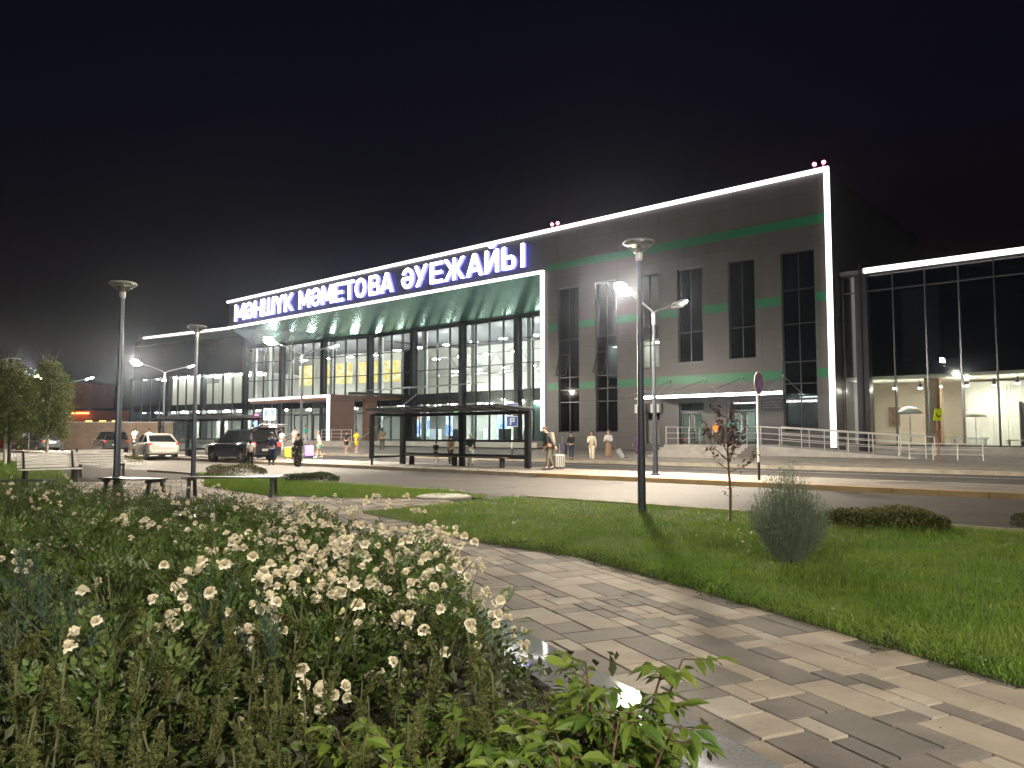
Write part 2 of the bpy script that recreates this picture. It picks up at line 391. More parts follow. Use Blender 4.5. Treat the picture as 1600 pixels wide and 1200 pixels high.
M_BAND = mat('dark_spandrel', (.045,.048,.052), .22, .2, .06)
M_BROWN = panelmat('brown_cladding', (.16,.085,.06), 1.3, 2.2, .4, .2, .012, (.02,.012,.01), .08)
M_CEILD = mat('dark_ceiling', (.05,.052,.06), .7, 0, .1)
M_INT = mat('pale_interior_wall', (.63,.62,.58), .75, 0, .07, .8)
M_FLOOR = mat('polished_floor', (.42,.40,.37), .12, 0, .08, 1)
M_TINT = glass('dark_tinted_glass', (.30,.34,.37), .03, 1.0)
M_GCLEAR = glass('hall_glass', (.80,.85,.84), .02, 1.0)
def part(b, name, m, parent=None, **k): return b.build(name, m, parent or T, **k)

# --- right part of the frame: wall piers between window strips
cols = [(873,905),(931,965),(1000,1031),(1061,1100),(1141,1183),(1225,1278)]
cu = [(U(a,DF), U(b,DF)) for a, b in cols]
ZTOP = 11.5
wall = MB(); xs = UI
for i, (a, b) in enumerate(cu):
    wall.box(xs, a, DF, DF+.5, .3, ZT-.1); xs = b
    wall.box(a, b, DF, DF+.5, ZTOP, ZT-.1)
    if i in (0, 1, 5): wall.box(a, b, DF, DF+.5, .3, 1.55)
    elif i == 2: wall.box(a, b, DF, DF+.5, 3.0, 5.55)
    else: wall.box(a, b, DF, DF+.5, 3.35, 5.75)
wall.box(xs, UR, DF, DF+.5, .3, ZT-.1)
part(wall, 'facade_wall', M_CLAD)
part(MB().box(UI+.05, UR-.02, DF+.5, DW+1.5, .3, .4).box(UI+.05, UR-.02, DF+3.2, DF+3.3, .4, ZT-.2).box(UI+.05,UR-.02,DF+.52,DF+3.2,4.6,5.0), 'inner_wall', mat('dim_room_wall', (.22,.21,.20), .8))
part(MB().box(UR-.3, UR, DF+.5, 60, .3, ZT-.1), 'side_wall', M_CLAD)
part(MB().box(UL+.4, UR, DF+.3, 60, ZT-.45, ZT-.2), 'roof', M_FASC)
# green stripes on the wall, set proud of the cladding
for z0, z1 in ((4.45,4.95),(8.6,9.1),(12.85,13.35)):
    xs = UI+.35
    for i, (a, b) in enumerate(cu):
        if z0 < ZTOP:
            part(MB().box(xs, a-.02, DF-.012, DF+.01, z0, z1), 'green_stripe', M_GREEN)
            if (i == 2 and z0 < 5) or (i in (3,4) and z0 < 5): part(MB().box(a-.02, b+.02, DF-.012, DF+.01, z0, z1), 'green_stripe', M_GREEN)
            xs = b+.02
    part(MB().box(xs, UR-.1, DF-.012, DF+.01, z0, z1), 'green_stripe', M_GREEN)
def window(u0, u1, z0, z1, D, nx=2, zs=(), m=None, fr=.06, tilt=None):
    f = MB(); d0, d1 = D+.12, D+.22
    f.box(u0, u1, d0, d1, z0, z0+fr).box(u0, u1, d0, d1, z1-fr, z1)
    f.box(u0, u0+fr, d0, d1, z0+fr, z1-fr).box(u1-fr, u1, d0, d1, z0+fr, z1-fr)
    for i in range(1, nx):
        x = u0+(u1-u0)*i/nx; f.box(x-fr/2, x+fr/2, d0, d1, z0+fr, z1-fr)
    for z in zs:
        for i in range(nx):
            f.box(u0+(u1-u0)*i/nx+fr*.52, u0+(u1-u0)*(i+1)/nx-fr*.52, d0+.002, d1-.002, z-fr/2, z+fr/2)
    o = f.build('window', M_MULL, T)
    MB().box(u0+fr*.4, u1-fr*.4, D+.16, D+.18, z0+fr*.4, z1-fr*.4).build('pane', m or M_TINT, o)
    if tilt:
        a, b, zz0, zz1 = tilt
        s = MB().box(-.0, b-a, -.03, .03, -(zz1-zz0), 0)
        s2 = MB()
        for q in ((0,.05,-(zz1-zz0),0),(b-a-.05,b-a,-(zz1-zz0),0),(.05,b-a-.05,-.06,0),(.05,b-a-.05,-(zz1-zz0),-(zz1-zz0)+.06)): s2.box(q[0],q[1],-.03,.03,q[2],q[3])
        so_ = s2.build('open_sash', M_DARK, o); so_.location = (a, D+.1, zz1); so_.rotation_euler = (R(-17),0,0)
    return o
DARKROOM = mat('unlit_room', (.03,.032,.036), .9)
for i, (a, b) in enumerate(cu):
    if i in (0,1): window(a, b, 1.55, ZTOP, DF, 2, (3.6,4.45,5.3,7.9), None, .06, (a, (a+b)/2, 5.35, 6.9))
    elif i == 5: window(a, b, 1.55, ZTOP, DF, 2, (4.2,5.4,7.5,9.4))
    elif i == 2: window(a, b, 5.55, ZTOP, DF, 2, (7.0,7.6,8.2), M_GCLEAR)
    else: window(a, b, 5.75, ZTOP, DF, 2, (7.6,))
# lit rooms behind a few windows
def room(u0, u1, z0, z1, depth=2.6, lamp=E_CEIL, m=M_INT):
    r = MB().box(u0, u1, DF+depth, DF+depth+.1, z0, z1).box(u0-.1,u0,DF+.5,DF+depth,z0,z1).box(u1,u1+.1,DF+.5,DF+depth,z0,z1).box(u0,u1,DF+.5,DF+depth,z1,z1+.1)
    o = r.build('office_room', m, T)
    MB().box((u0+u1)/2-.5,(u0+u1)/2+.5,DF+1.2,DF+1.5,z1-.06,z1-.03).build('ceiling_light', lamp, o)
E_DIM = emit('dim_ceiling_lamp', (1,.96,.86), 12)
room(cu[2][0]+.02, cu[2][1]-.02, 5.2, 7.35, 2.6, E_DIM)
room(cu[1][0]+.5, cu[1][1]-.02, 5.2, 7.3, 2.6, E_DIM)
room(cu[5][0]+.02, cu[5][1]-.02, .6, 3.55, 2.6, E_DIM)
# doors under strips three, four and five
def doorset(u0, u1, z1, lit, glazed=True):
    f = MB(); d0, d1 = DF+.1, DF+.24; z0 = ZF; fr = .09
    f.box(u0,u0+fr,d0,d1,z0,z1).box(u1-fr,u1,d0,d1,z0,z1).box(u0+fr,u1-fr,d0,d1,z1-fr,z1).box(u0+fr,u1-fr,d0,d1,z1-.55,z1-.49)
    o = f.build('entrance_door', M_DARK, T); n = 2 if glazed else 1; wd = (u1-u0-2*fr)/n
    for i in range(n):
        a = u0+fr+wd*i+.01; b = a+wd-.02
        if glazed:
            l = MB().box(a,a+.09,d0+.03,d1-.03,z0+.01,z1-.57).box(b-.09,b,d0+.03,d1-.03,z0+.01,z1-.57).box(a+.09,b-.09,d0+.03,d1-.03,z0+.01,z0+.14).box(a+.09,b-.09,d0+.03,d1-.03,z1-.68,z1-.57)
            lo = l.build('door_leaf', M_MULL, o)
            MB().box(a+.08,b-.08,d0+.06,d0+.08,z0+.1,z1-.6).build('pane', M_GCLEAR if lit else M_TINT, o)
        else:
            MB().box(a,b,d0+.03,d1-.03,z0+.01,z1-.57).build('door_leaf', mat('grey_door', (.13,.12,.12), .5), o)
        hx = b-.16 if i == 0 else a+.16
        MB().tube([(hx,d0-.03,z0+.75),(hx,d0-.03,z0+1.65)], .018).build('handle', M_STEEL, o)
    MB().box(u0+fr,u1-fr,d0+.06,d0+.08,z1-.5,z1-fr).build('transom_pane', M_TINT, o)
wall2 = MB(); a, b = cu[2]; wall2.box(a,a+.42,DF+.02,DF+.5,.3,3.0).box(a+.42,b,DF+.02,DF+.5,2.85,3.0).box(a,b,DF+.02,DF+.5,.3,ZF-.02)
part(wall2, 'facade_wall', M_CLAD)
doorset(a+.43, b, 2.84, False, False)
for i, lit in ((3,True),(4,True)): doorset(cu[i][0], cu[i][1], 3.35, lit)
room(cu[3][0]-.6, cu[3][1]+.6, .86, 3.5, 2.8, E_DIM, mat('pale_green_lobby', (.40,.47,.42), .7))
room(cu[4][0]-.6, cu[4][1]+.4, .86, 3.5, 2.8, emit('lobby_lamp', (.97,1,.93), 26), mat('pale_green_lobby', (.40,.47,.42), .7))
# --- sign band over the hall, jamb, soffit
part(MB().box(UL, UI, DF, DF+.5, ZS, ZT-.1), 'sign_band', M_FASC)
part(MB().box(UI-.01, UI+.3, DF+.5, DG+3, .3, ZS), 'jamb', M_CLAD)
sp_ = MB()
def soff(a, b):      # a, b = ((x,y) front, (x,y) back)
    sp_.hexa([(a[0][0],a[0][1],ZS),(b[0][0],b[0][1],ZS),(b[1][0],b[1][1],ZG+.02),(a[1][0],a[1][1],ZG+.02)],
             [(a[0][0],a[0][1],ZS+.15),(b[0][0],b[0][1],ZS+.15),(b[1][0],b[1][1],ZG+.2),(a[1][0],a[1][1],ZG+.2)])
soff(((UK,DF+.02),(UK,DG)), ((UI-.02,DF+.02),(UI-.02,DG)))
soff(((UL,DF+.02),LX((UK-UL)/.986)), ((UK,DF+.02),(UK,DG)))
part(sp_, 'soffit', M_SOFF)
# --- LED strips round the frame
def led(name, a, b, wd=.21, par=None, m=E_LED, up=(0,0,1)):
    return MB().bar(a, b, wd, wd, up).build(name, m, par or T)
LO = DF-.16
zc = ZT-.05
led('led_strip', (UL-.1,LO,zc), (U(610,DF),LO,zc)); led('led_strip', (U(612,DF),LO,zc), (UR+.12,LO,zc))
led('led_strip', (UR,LO,zc-.14), (UR,LO,.72), .24)
led('led_strip', (UL,LO,ZS), (UI+.12,LO,ZS)); led('led_strip', (UI,LO,ZS-.14), (UI,LO,1.65), .21)
# --- glazed bays
def bay(frame, x0, x1, y, z0, z1, n, zs, band, m, post=.44, pm=None):
    """frame = (origin, angle); one bay between two posts: mullions, glass and floor band"""
    (ox, oy), an = frame
    f = MB(); wd = .07
    for i in range(n+1):
        x = x0+(x1-x0)*i/n; f.box(x-wd/2, x+wd/2, y-.10, y+.10, z0, z1)
    for z in list(zs)+[z0+.04, z1-.04]:
        for i in range(n):
            f.box(x0+(x1-x0)*i/n+wd/2, x0+(x1-x0)*(i+1)/n-wd/2, y-.08, y+.08, z-.035, z+.035)
    o = f.build('glazed_bay', M_MULL, T); o.location = (ox, oy, 0); o.rotation_euler = (0,0,an)
    MB().box(x0, x1, y-.01, y+.01, z0, z1).build('glass', m, o)
    if band: MB().box(x0+.04, x1-.04, y+.02, y+.06, band[0], band[1]).build('spandrel', M_BAND, o)
    if post: MB().box(x0-post/2, x0+post/2, y-.32, y+.28, z0-.6, z1).build('post', pm or M_DARK, o)
    return o
pitch = 6.47*DG/48
FR0 = ((0,0),0.0); FRL = ((UK,DG), LA)
xs = UK; nb = 0
while xs < UI-.5:
    x1 = min(xs+pitch, UI-.05); n = max(1, round((x1-xs)/(pitch/4)))
    bay(FR0, xs, x1, DG, ZF, ZG, n, (3.5,7.3,9.35), (4.15,5.15), M_GCLEAR); xs = x1; nb += 1
for t0, t1 in ((18.5,12.6),(12.6,6.4),(6.4,0.28)):
    bay(FRL, -t0, -t1, 0, ZF, ZG, 4, (3.5,7.3,9.35), (4.15,5.15), M_GCLEAR)
part(MB().box(UK, UI, DG-.4, DG+.2, .1, ZF-.01), 'plinth', M_CONC)
o = part(MB().box(-40, -.02, -.4, .2, .1, ZF-.01), 'plinth', M_CONC); o.location = (UK,DG,0); o.rotation_euler = (0,0,LA)
# left wing: dark upper glass, lit storeys below
for t0, t1, m in ((39.6,32.2,M_TINT),(32.2,25.8,M_GCLEAR),(25.8,18.9,M_GCLEAR)):
    bay(FRL, -t0, -t1, 0, ZF, 8.4, 4, (3.4,), (4.2,4.95), m, .4)
M_DKG = mat('dark_back_painted_glass', (.02,.022,.028), .06, 0, .05)
o = part(MB().box(-39.6,-18.8,-.05,.05,8.42,12.4), 'upper_cladding', M_DKG); o.location=(UK,DG,0); o.rotation_euler=(0,0,LA)
o = part(MB().box(-39.6,-39.4,.05,14,.3,12.4), 'end_wall', M_CLAD); o.location=(UK,DG,0); o.rotation_euler=(0,0,LA)
# wing roof edge with its light strip, from the left end of the sign band
e0 = Vector((UL, LO, ZS)); pL = Vector((U(208, 41.8), 0, 0))
dL = Vector((math.cos(math.pi+LA*.85), math.sin(math.pi+LA*.85), 0)); wl = 15.6
e1 = e0 + dL*wl
led('led_strip', e0+dL*.2, e1)
b_ = LX(39.6); c_ = LX((UK-UL)/.986)
part(MB().hexa([(e1.x,e1.y+.15,ZS-.2),(e0.x,e0.y+.3,ZS-.2),(c_[0],c_[1]-.02,ZS-.3),(b_[0],b_[1]-.02,ZS-.3)],
               [(e1.x,e1.y+.15,ZS+.3),(e0.x,e0.y+.3,ZS+.3),(c_[0],c_[1]-.02,ZS+.3),(b_[0],b_[1]-.02,ZS+.3)]), 'wing_roof', M_FASC)
# right wing
wz = 10.15; uw = U(1353, DW); sp1 = 1.53
part(MB().box(UR+.02, 30, DW-.02, DW+.5, .2, .78), 'plinth', M_CONC)
def rbay(x0, x1, n, post=0): return bay(FR0, x0, x1, DW, .8, wz-.1, n, (3.15,9.1) , (4.5,5.25), None, post)
bays = [(UR+.1, uw, 1, 0), (uw, uw+4*sp1, 4, .62), (uw+4*sp1, uw+8*sp1, 4, 0), (uw+8*sp1, uw+12*sp1, 4, 0), (uw+12*sp1, 30, 4, 0)]
for x0, x1, n, post in bays:
    f = bay(FR0, x0, x1, DW, .8, wz-.1, n, (9.1,), (4.5,5.25), M_TINT, post)
    for c in list(f.children):
        if c.name.startswith('glass'):
            c.data = MB().box(x0,x1,DW-.01,DW+.01,4.5,wz-.1).build('tmp', M_TINT, f).data
            bpy.data.objects.remove(f.children[-1]) if f.children[-1].name.startswith('tmp') else None
    for q in [q for q in bpy.data.objects if q.name.startswith('tmp')]: bpy.data.objects.remove(q)
    MB().box(x0,x1,DW-.01,DW+.01,.8,4.5).build('glass', M_GCLEAR, f)
part(MB().tube([(uw,DW-.38,.2),(uw,DW-.38,wz+.5)], .05), 'downpipe', M_DARK)
led('led_strip', (uw+.25, DW-.5, wz), (30, DW-.5, wz), .24)
part(MB().box(UR+.05, 30, DW-.36, DW+14, wz-.12, wz+.12), 'wing_roof', M_FASC)
# --- inside the hall
H = MB()
H.box(UL-26, UI, DG-7, DG+16, ZF-.4, ZF-.02)
floor = part(H, 'hall_floor', M_FLOOR); 
for a_ in (1,):
    pass
part(MB().box(UK-2, UI, DG+.3, DG+16, 4.2, 5.1), 'upper_floor', M_FLOOR)
o = part(MB().box(-39,-.3,.3,15,4.25,4.95), 'upper_floor', M_FLOOR); o.location=(UK,DG,0); o.rotation_euler=(0,0,LA)
part(MB().box(UK-7, UI, DG+12.5, DG+12.7, ZF, ZG+1), 'hall_back_wall', M_INT)
o = part(MB().box(-39,-4.6,10.5,10.7,ZF,ZG+1), 'hall_back_wall', M_INT); o.location=(UK,DG,0); o.rotation_euler=(0,0,LA)
part(MB().box(UK-.5, UI, DG+.2, DG+13, ZG-.25, ZG-.05), 'hall_ceiling', M_CEILD)
o = part(MB().box(-19,-.3,.2,11,ZG-.25,ZG-.05), 'hall_ceiling', M_CEILD); o.location=(UK,DG,0); o.rotation_euler=(0,0,LA)
o = part(MB().box(-39.3,-19,.2,11,8.4,8.6), 'hall_ceiling', M_INT); o.location=(UK,DG,0); o.rotation_euler=(0,0,LA)
# white inner columns, truss, balustrade
x = UK
for k in range(nb):
    part(MB().box(x+.55, x+.95, DG+.5, DG+.9, ZF, ZG-.25), 'inner_column', M_WHITE)
    x += pitch
for t in (18.0, 12.1, 5.9, 15.5):
    p = LX(t, .8); part(MB().box(p[0]-.22,p[0]+.22,p[1]-.22,p[1]+.22,ZF,ZG-.25), 'inner_column', M_WHITE)
tr = MB(); x = UK+1
while x < UI-2:
    tr.tube([(x,DG+7,9.4),(x+1.6,DG+7,7.4),(x+3.2,DG+7,9.4)], .05, 6); tr.tube([(x,DG+7,9.4),(x+3.2,DG+7,9.4)], .06, 6); tr.tube([(x,DG+7,7.4),(x+3.2,DG+7,7.4)], .06, 6); x += 3.2
part(tr, 'roof_truss', M_GALV)
br = MB().tube([(UK,DG+2.2,6.1),(UI,DG+2.2,6.1)], .03, 6); x = UK
while x < UI: br.tube([(x,DG+2.2,5.1),(x,DG+2.2,6.1)], .02, 6); x += 1.1
part(br, 'balustrade', M_STEEL)
# ceiling lamps: round pendants over both floors
def disc(x, y, z, r=.3, m=E_CEIL): 
    return MB().lathe([(r,-.04),(r,.0),(.02,.02)], 14, (x,y,z)).build('ceiling_light', m, T)
x = UK+1.2
while x < UI-.5:
    disc(x, DG+2.4, 9.9, .36); disc(x+1.7, DG+6.2, 9.2, .36); disc(x+.6, DG+10, 8.2, .36)
    disc(x+.4, DG+2.6, 4.12, .36); disc(x+2.2, DG+6, 4.12, .36); disc(x+1, DG+10, 4.12, .36); x += 3.6
t = 1.5
while t < 18:
    p = LX(t, 2.2); disc(p[0], p[1], 9.6, .36); p = LX(t+1.2, 6.5); disc(p[0], p[1], 8.0, .36); p = LX(t+.4, 3.5); disc(p[0], p[1], 4.15); t += 3.4
while t < 39:
    p = LX(t, 2.2); disc(p[0], p[1], 8.25, .42); p = LX(t+.5, 2.0); disc(p[0], p[1], 4.12, .42); p = LX(t+1.3, .5); disc(p[0], p[1], 4.12, .22); p = LX(t+1.3, .5); disc(p[0], p[1], 8.25, .22); t += 2.6
# blinds and partitions seen in the left wing
for k, t in enumerate((20,22.2,24.4,27,29,31)):
    p = LX(t+1, .9); o = part(MB().box(-.95,.95,-.03,.03,5.0,8.2 if k != 2 else 7.4), 'window_blind', leafmat('blind_cloth', (.80,.78,.72), (.76,.75,.70), .6, .8)); o.location=(p[0],p[1],0); o.rotation_euler=(0,0,LA)
    if k % 2 == 0:
        p = LX(t+1, 2.4); o = part(MB().box(-.95,.95,-.05,.05,ZF,3.6), 'partition', M_CREAM); o.location=(p[0],p[1],0); o.rotation_euler=(0,0,LA)
# backlit displays, self-glowing mural, green sign
def patch_emit(name, cols_, s, scale):
    m = emit(name, (1,1,1), s); nt = m.node_tree
    if any(n.type == 'VALTORGB' for n in nt.nodes): return m
    tc = node(nt,'ShaderNodeTexCoord'); n = node(nt,'ShaderNodeTexVoronoi'); n.inputs['Scale'].default_value = scale
    r = node(nt,'ShaderNodeValToRGB'); r.color_ramp.interpolation = 'CONSTANT'
    while len(r.color_ramp.elements) < len(cols_): r.color_ramp.elements.new(.5)
    for i, c in enumerate(cols_): r.color_ramp.elements[i].position = i/len(cols_); r.color_ramp.elements[i].color = (*c,1)
    nt.links.new(tc.outputs['Object'], n.inputs['Vector']); sp2 = node(nt,'ShaderNodeSeparateColor'); nt.links.new(n.outputs['Color'], sp2.inputs[0]); nt.links.new(sp2.outputs[0], r.inputs[0])
    nt.links.new(r.outputs[0], nt.nodes['Emission'].inputs[0]); return m
M_MURAL = patch_emit('glowing_yellow_mural', [(1,.78,.25),(1,.85,.42),(.95,.66,.2),(.98,.9,.6)], .8, 3.2)  # spotlighting on the mural put into its colour as emission
for t0, t1 in ((.4,6.2),(7.2,11.2),(13.0,15.4)):
    o = part(MB().box(-t1,-t0,5.0,5.1,7.0,9.3), 'glowing_mural', M_MURAL); o.location=(UK,DG,0); o.rotation_euler=(0,0,LA)
M_SCR = patch_emit('blue_white_display', [(.8,.9,1),(.25,.4,.9),(.9,.95,1),(.6,.75,1)], 1.3, 2.2)
for x0, x1, z0, z1, y in ((UK+1.4,UK+2.6,1.2,3.6,4),(UK+4.1,UK+5.3,1.2,3.7,3),(UK+7.2,UK+8.0,1.3,3.8,3.5),(UK+11.6,UK+12.7,1.2,3.4,6)):
    part(MB().box(x0,x1,DG+y,DG+y+.15,z0,z1), 'display_screen', M_SCR)
part(MB().box(UK+8.6,UK+10.6,DG+3,DG+3.1,3.2,3.75), 'green_shop_board', emit('green_board', (.25,.9,.2), .8))
part(MB().box(UK+3.2,UK+3.9,DG+3,DG+3.1,2.9,3.7), 'red_shop_board', emit('red_board', (1,.35,.25), .8))
st = MB()
for k in range(12): st.box(UK+15+k*.34, UK+15.4+k*.34, DG+5, DG+6.6, ZF+k*.27, ZF+.27+k*.27)
part(st, 'inner_stair', M_GALV)
st = MB().bar((UK+14.6,DG+4.9,ZF+.9),(UK+19.2,DG+4.9,4.9),.06,.8)
part(st, 'stair_parapet', M_WHITE)
part(MB().box(UK+18.2,UI-.2,DG+2.5,DG+2.7,ZF,4.0), 'dark_partition', mat('dark_green_partition', (.04,.09,.075), .3))
for k in range(7):
    x = UK+1+k*3.1; part(MB().box(x, x+1.2, DG+4.2, DG+4.8, ZF, ZF+1.05), 'counter', M_WHITE if k % 2 else M_DARK, bevel=.03)
# --- entrance portal with its own light strip
DP = 40.0; pu0, pu1 = U(391,DP), U(516,DP); pz = 4.95
part(MB().box(pu0-.1, pu1, DP, DP+.5, pz-.55, pz).box(pu1-.55, pu1, DP, DP+.5, ZF, pz-.55), 'portal_frame', M_BROWN)
part(MB().box(pu1-.5, pu1, DP+.5, DP+2.6, ZF, pz-.06).box(pu1-.5, pu1, DP+3.9, DP+5.2, ZF, pz-.06), 'portal_side', M_BROWN)
part(MB().box(pu0-.1, pu1-.02, DP+.5, DG+.0, pz-.25, pz-.02), 'portal_roof', M_BROWN)
part(MB().box(pu1-.4, UK+5.4, DP+2.2, DG-.4, pz+.04, pz+.26), 'canopy_slab', M_BAND)
for k in range(8):
    part(MB().bar((pu1+.2+k*1.5,DP+2.3,pz+.3),(pu1+1.0+k*1.5,DG-.3,pz+.9),.05,.05), 'canopy_tie', M_GALV)
led('led_strip', (pu0, DP-.1, pz-.16), (pu1-.04, DP-.1, pz-.16), .2); led('led_strip', (pu1-.16, DP-.1, pz-.28), (pu1-.16, DP-.1, ZF+.02), .2)
part(MB().tube([(pu1+1.6,DP+1.4,ZF-.3),(pu1+3.6,DG-1.2,pz+.1)], .06), 'canopy_strut', M_GALV)
# portal doors (turned front behind the portal)
for k, t in enumerate((6.5, 9.3)):
    p = LX(t, -1.2); d = MB()
    for q in (0,.95,1.9): d.box(q-.04,q+.04,-.04,.04,0,2.5)
    d.box(0,1.9,-.04,.04,2.45,2.55).box(0,1.9,-.04,.04,0,.1)
    o = d.build('sliding_door', M_MULL, T); o.location=(p[0],p[1],ZF); o.rotation_euler=(0,0,LA)
# forecourt platform in front of the hall doors
part(MB().box(pu0-.6, pu1+4.6, DP-1.2, DG-.45, .1, ZF-.03), 'platform', M_CONC)
for k in range(4): part(MB().box(pu0-.6, pu1-3, DP-1.2-.36*(k+1), DP-1.2-.36*k, .1, ZF-.03-.16*(k+1)), 'step', M_CONC)
# --- thin glass canopy over the side steps, with tie rods
DC = 36.9; c0, c1 = U(1000,DC), U(1222,DC); cz = 3.45
part(MB().box(c0-1.5, c1, DC+.1, DF-.05, cz, cz+.04), 'side_canopy', glass('canopy_glass', (.8,.85,.85)))
led('led_strip', (c0,DC,cz), (c1,DC,cz), .13, None, E_LEDC)
ties = MB(); k = 0; x = c0-1.2
while x < c1:
    ties.tube([(x,DC+.3,cz+.06),(x+.35,DF-.02,cz+1.2)], .015, 6); ties.tube([(x-.9,DF-.05,cz+.06),(x+.35,DF-.06,cz+1.2)], .007, 5); ties.tube([(x+1.5,DF-.05,cz+.06),(x+.35,DF-.06,cz+1.2)], .007, 5)
    ties.ball((x+.35,DF-.06,cz+1.2), .07, 8, 5); x += 2.35
part(ties, 'canopy_tie', M_GALV)
# wall boxes and plaque by the doors
for x in (1002, 1027):
    u_ = U(x, DF); part(MB().box(u_-.33,u_+.33,DF-.28,DF-.02,2.75,3.3), 'air_conditioner', M_WHITE, bevel=.02)
u_ = U(1207, DF); pq = part(MB().box(u_-.65,u_+.65,DF-.06,DF-.01,2.75,3.35), 'wall_plaque', M_DARK, bevel=.01)
pl = MB()
for k in range(3):
    for q in range(6): pl.box(u_-.5+q*.17,u_-.5+q*.17+(.15 if (q*7+k*5)%4 else .08),DF-.066,DF-.059,3.2-k*.16,3.24-k*.16)
pl.build('plaque_text', mat('dull_lettering', (.12,.12,.12), .5), pq)
# --- showroom inside the right wing
part(MB().box(UR+.1, 30, DW+.2, DW+9, .4, .74), 'showroom_floor', M_FLOOR)
part(MB().box(UR+.1, 30, DW+5, DW+5.2, .7, 4.4), 'showroom_wall', mat('warm_beige_wall', (.60,.50,.40), .8, 0, .05))
part(MB().box(UR+.1, 30, DW+.25, DW+9, 4.35, 5.2), 'showroom_ceiling', M_CREAM)
part(MB().box(uw+2.6, uw+3.3, DW+1.2, DW+1.9, .74, 4.35), 'showroom_pillar', mat('timber_veneer', (.36,.23,.14), .5, 0, .2, 3))
for k in range(13):
    x = UR+.9+k*1.15; s = MB().lathe([(.07,-.16),(.10,0),(.05,.06),(.02,.2)], 10, (x,DW+1.5+(k%3)*.5,4.1)).build('track_spot', M_BLACK, T)
    MB().lathe([(.085,-.02),(.085,0)], 10, (x,DW+1.5+(k%3)*.5,3.93)).build('lens', E_WARM, s)
cu_ = MB(); x = uw+4
while x < uw+12: cu_.box(x, x+.16, DW+3.6+.06*math.sin(x*9), DW+3.66+.06*math.sin(x*9), .8, 4.2); x += .16
part(cu_, 'white_curtain', mat('white_curtain_cloth', (.78,.76,.70), .9, 0, .05))
part(MB().box(UR+.9,UR+1.5,DW+4.9,DW+4.96,1.9,3.0), 'framed_picture', mat('brown_picture', (.25,.16,.11), .6, 0, .5, 6))
part(MB().box(UR+.1, 30, DW+3.3, DW+3.5, 5.3, 9.6), 'upper_back_wall', mat('dim_upper_wall', (.10,.10,.09), .8, 0, .2))
part(MB().box(uw+1.6,uw+3.4,DW+1.3,DW+1.5,5.3,9.2), 'upper_panel', mat('pale_upper_panel', (.5,.46,.38), .8))
led('balcony_lamp', (U(1474,DW),DW-.2,5.15), (U(1478,DW),DW-.2,5.15), .2, None, emit('balcony_lamp_lens', (1,.97,.9), 60))

# ------------------------------------------------------------------ furniture in the showroom window
def dish(name, label, cat, u, D, h, r, m):
    t = thing(name, label, cat, W(u, D, .74), BA)
    MB().lathe([(.22,0),(.22,.03),(.03,.06),(.03,h-.4)], 14).build('stand', M_STEEL, t)
    MB().lathe([(r,h-.42),(r*.93,h-.28),(r*.6,h-.1),(.04,h)], 20).build('lamp_shade', m, t, smooth=True)
dish('floor_lamp', 'white mushroom shaded floor lamp in the showroom window beside the dark corner column', 'floor lamp', uw+1.75, DW+1.6, 2.2, .62, M_WHITE)
dish('floor_lamp', 'pale domed floor lamp standing before white curtains in the showroom', 'floor lamp', uw+4.7, DW+2.2, 2.0, .5, M_CREAM)
t = thing('display_cabinet', 'tall dark display cabinet in the lit showroom window', 'cabinet', W(uw+8.3, DW+1.2, .74), BA)
MB().box(0,2.6,0,.7,0,2.6).build('carcass', mat('dark_cabinet', (.03,.033,.036), .3), t, bevel=.02)
for k in range(3): MB().box(.05+k*.86,.86+k*.86,-.03,-.005,.05,2.55).build('cabinet_door', mat('cabinet_door', (.045,.05,.052), .2), t, bevel=.01)
t = thing('folding_screen', 'narrow grey upright screen panel beside the dark cabinet in the showroom', 'screen', W(uw+6.7, DW+1.6, .74), BA)
MB().box(0,.08,0,.5,0,2.3).box(.08,.7,.1,.14,.05,2.25).box(.7,.78,0,.5,0,2.3).build('panel', mat('grey_screen', (.12,.12,.13), .5), t)
for k, (x, wd, h, m, lb) in enumerate(((uw+3.8,1.6,.5,M_WHITE,'low white display table behind the showroom glass'),(uw+6.2,1.5,.42,M_CREAM,'low cream bench on the showroom floor below the grey screen'),(uw+11.1,2.2,.45,M_CREAM,'long cream sideboard in front of the dark showroom cabinet'))):
    t = thing('display_table', lb, 'table', W(x, DW+.8, .74), BA)
    MB().box(0,wd,0,.6,h-.08,h).build('table_top', m, t, bevel=.01)
    for q in (.06, wd-.14): MB().box(q,q+.08,.08,.52,0,h-.08).build('leg', m, t)

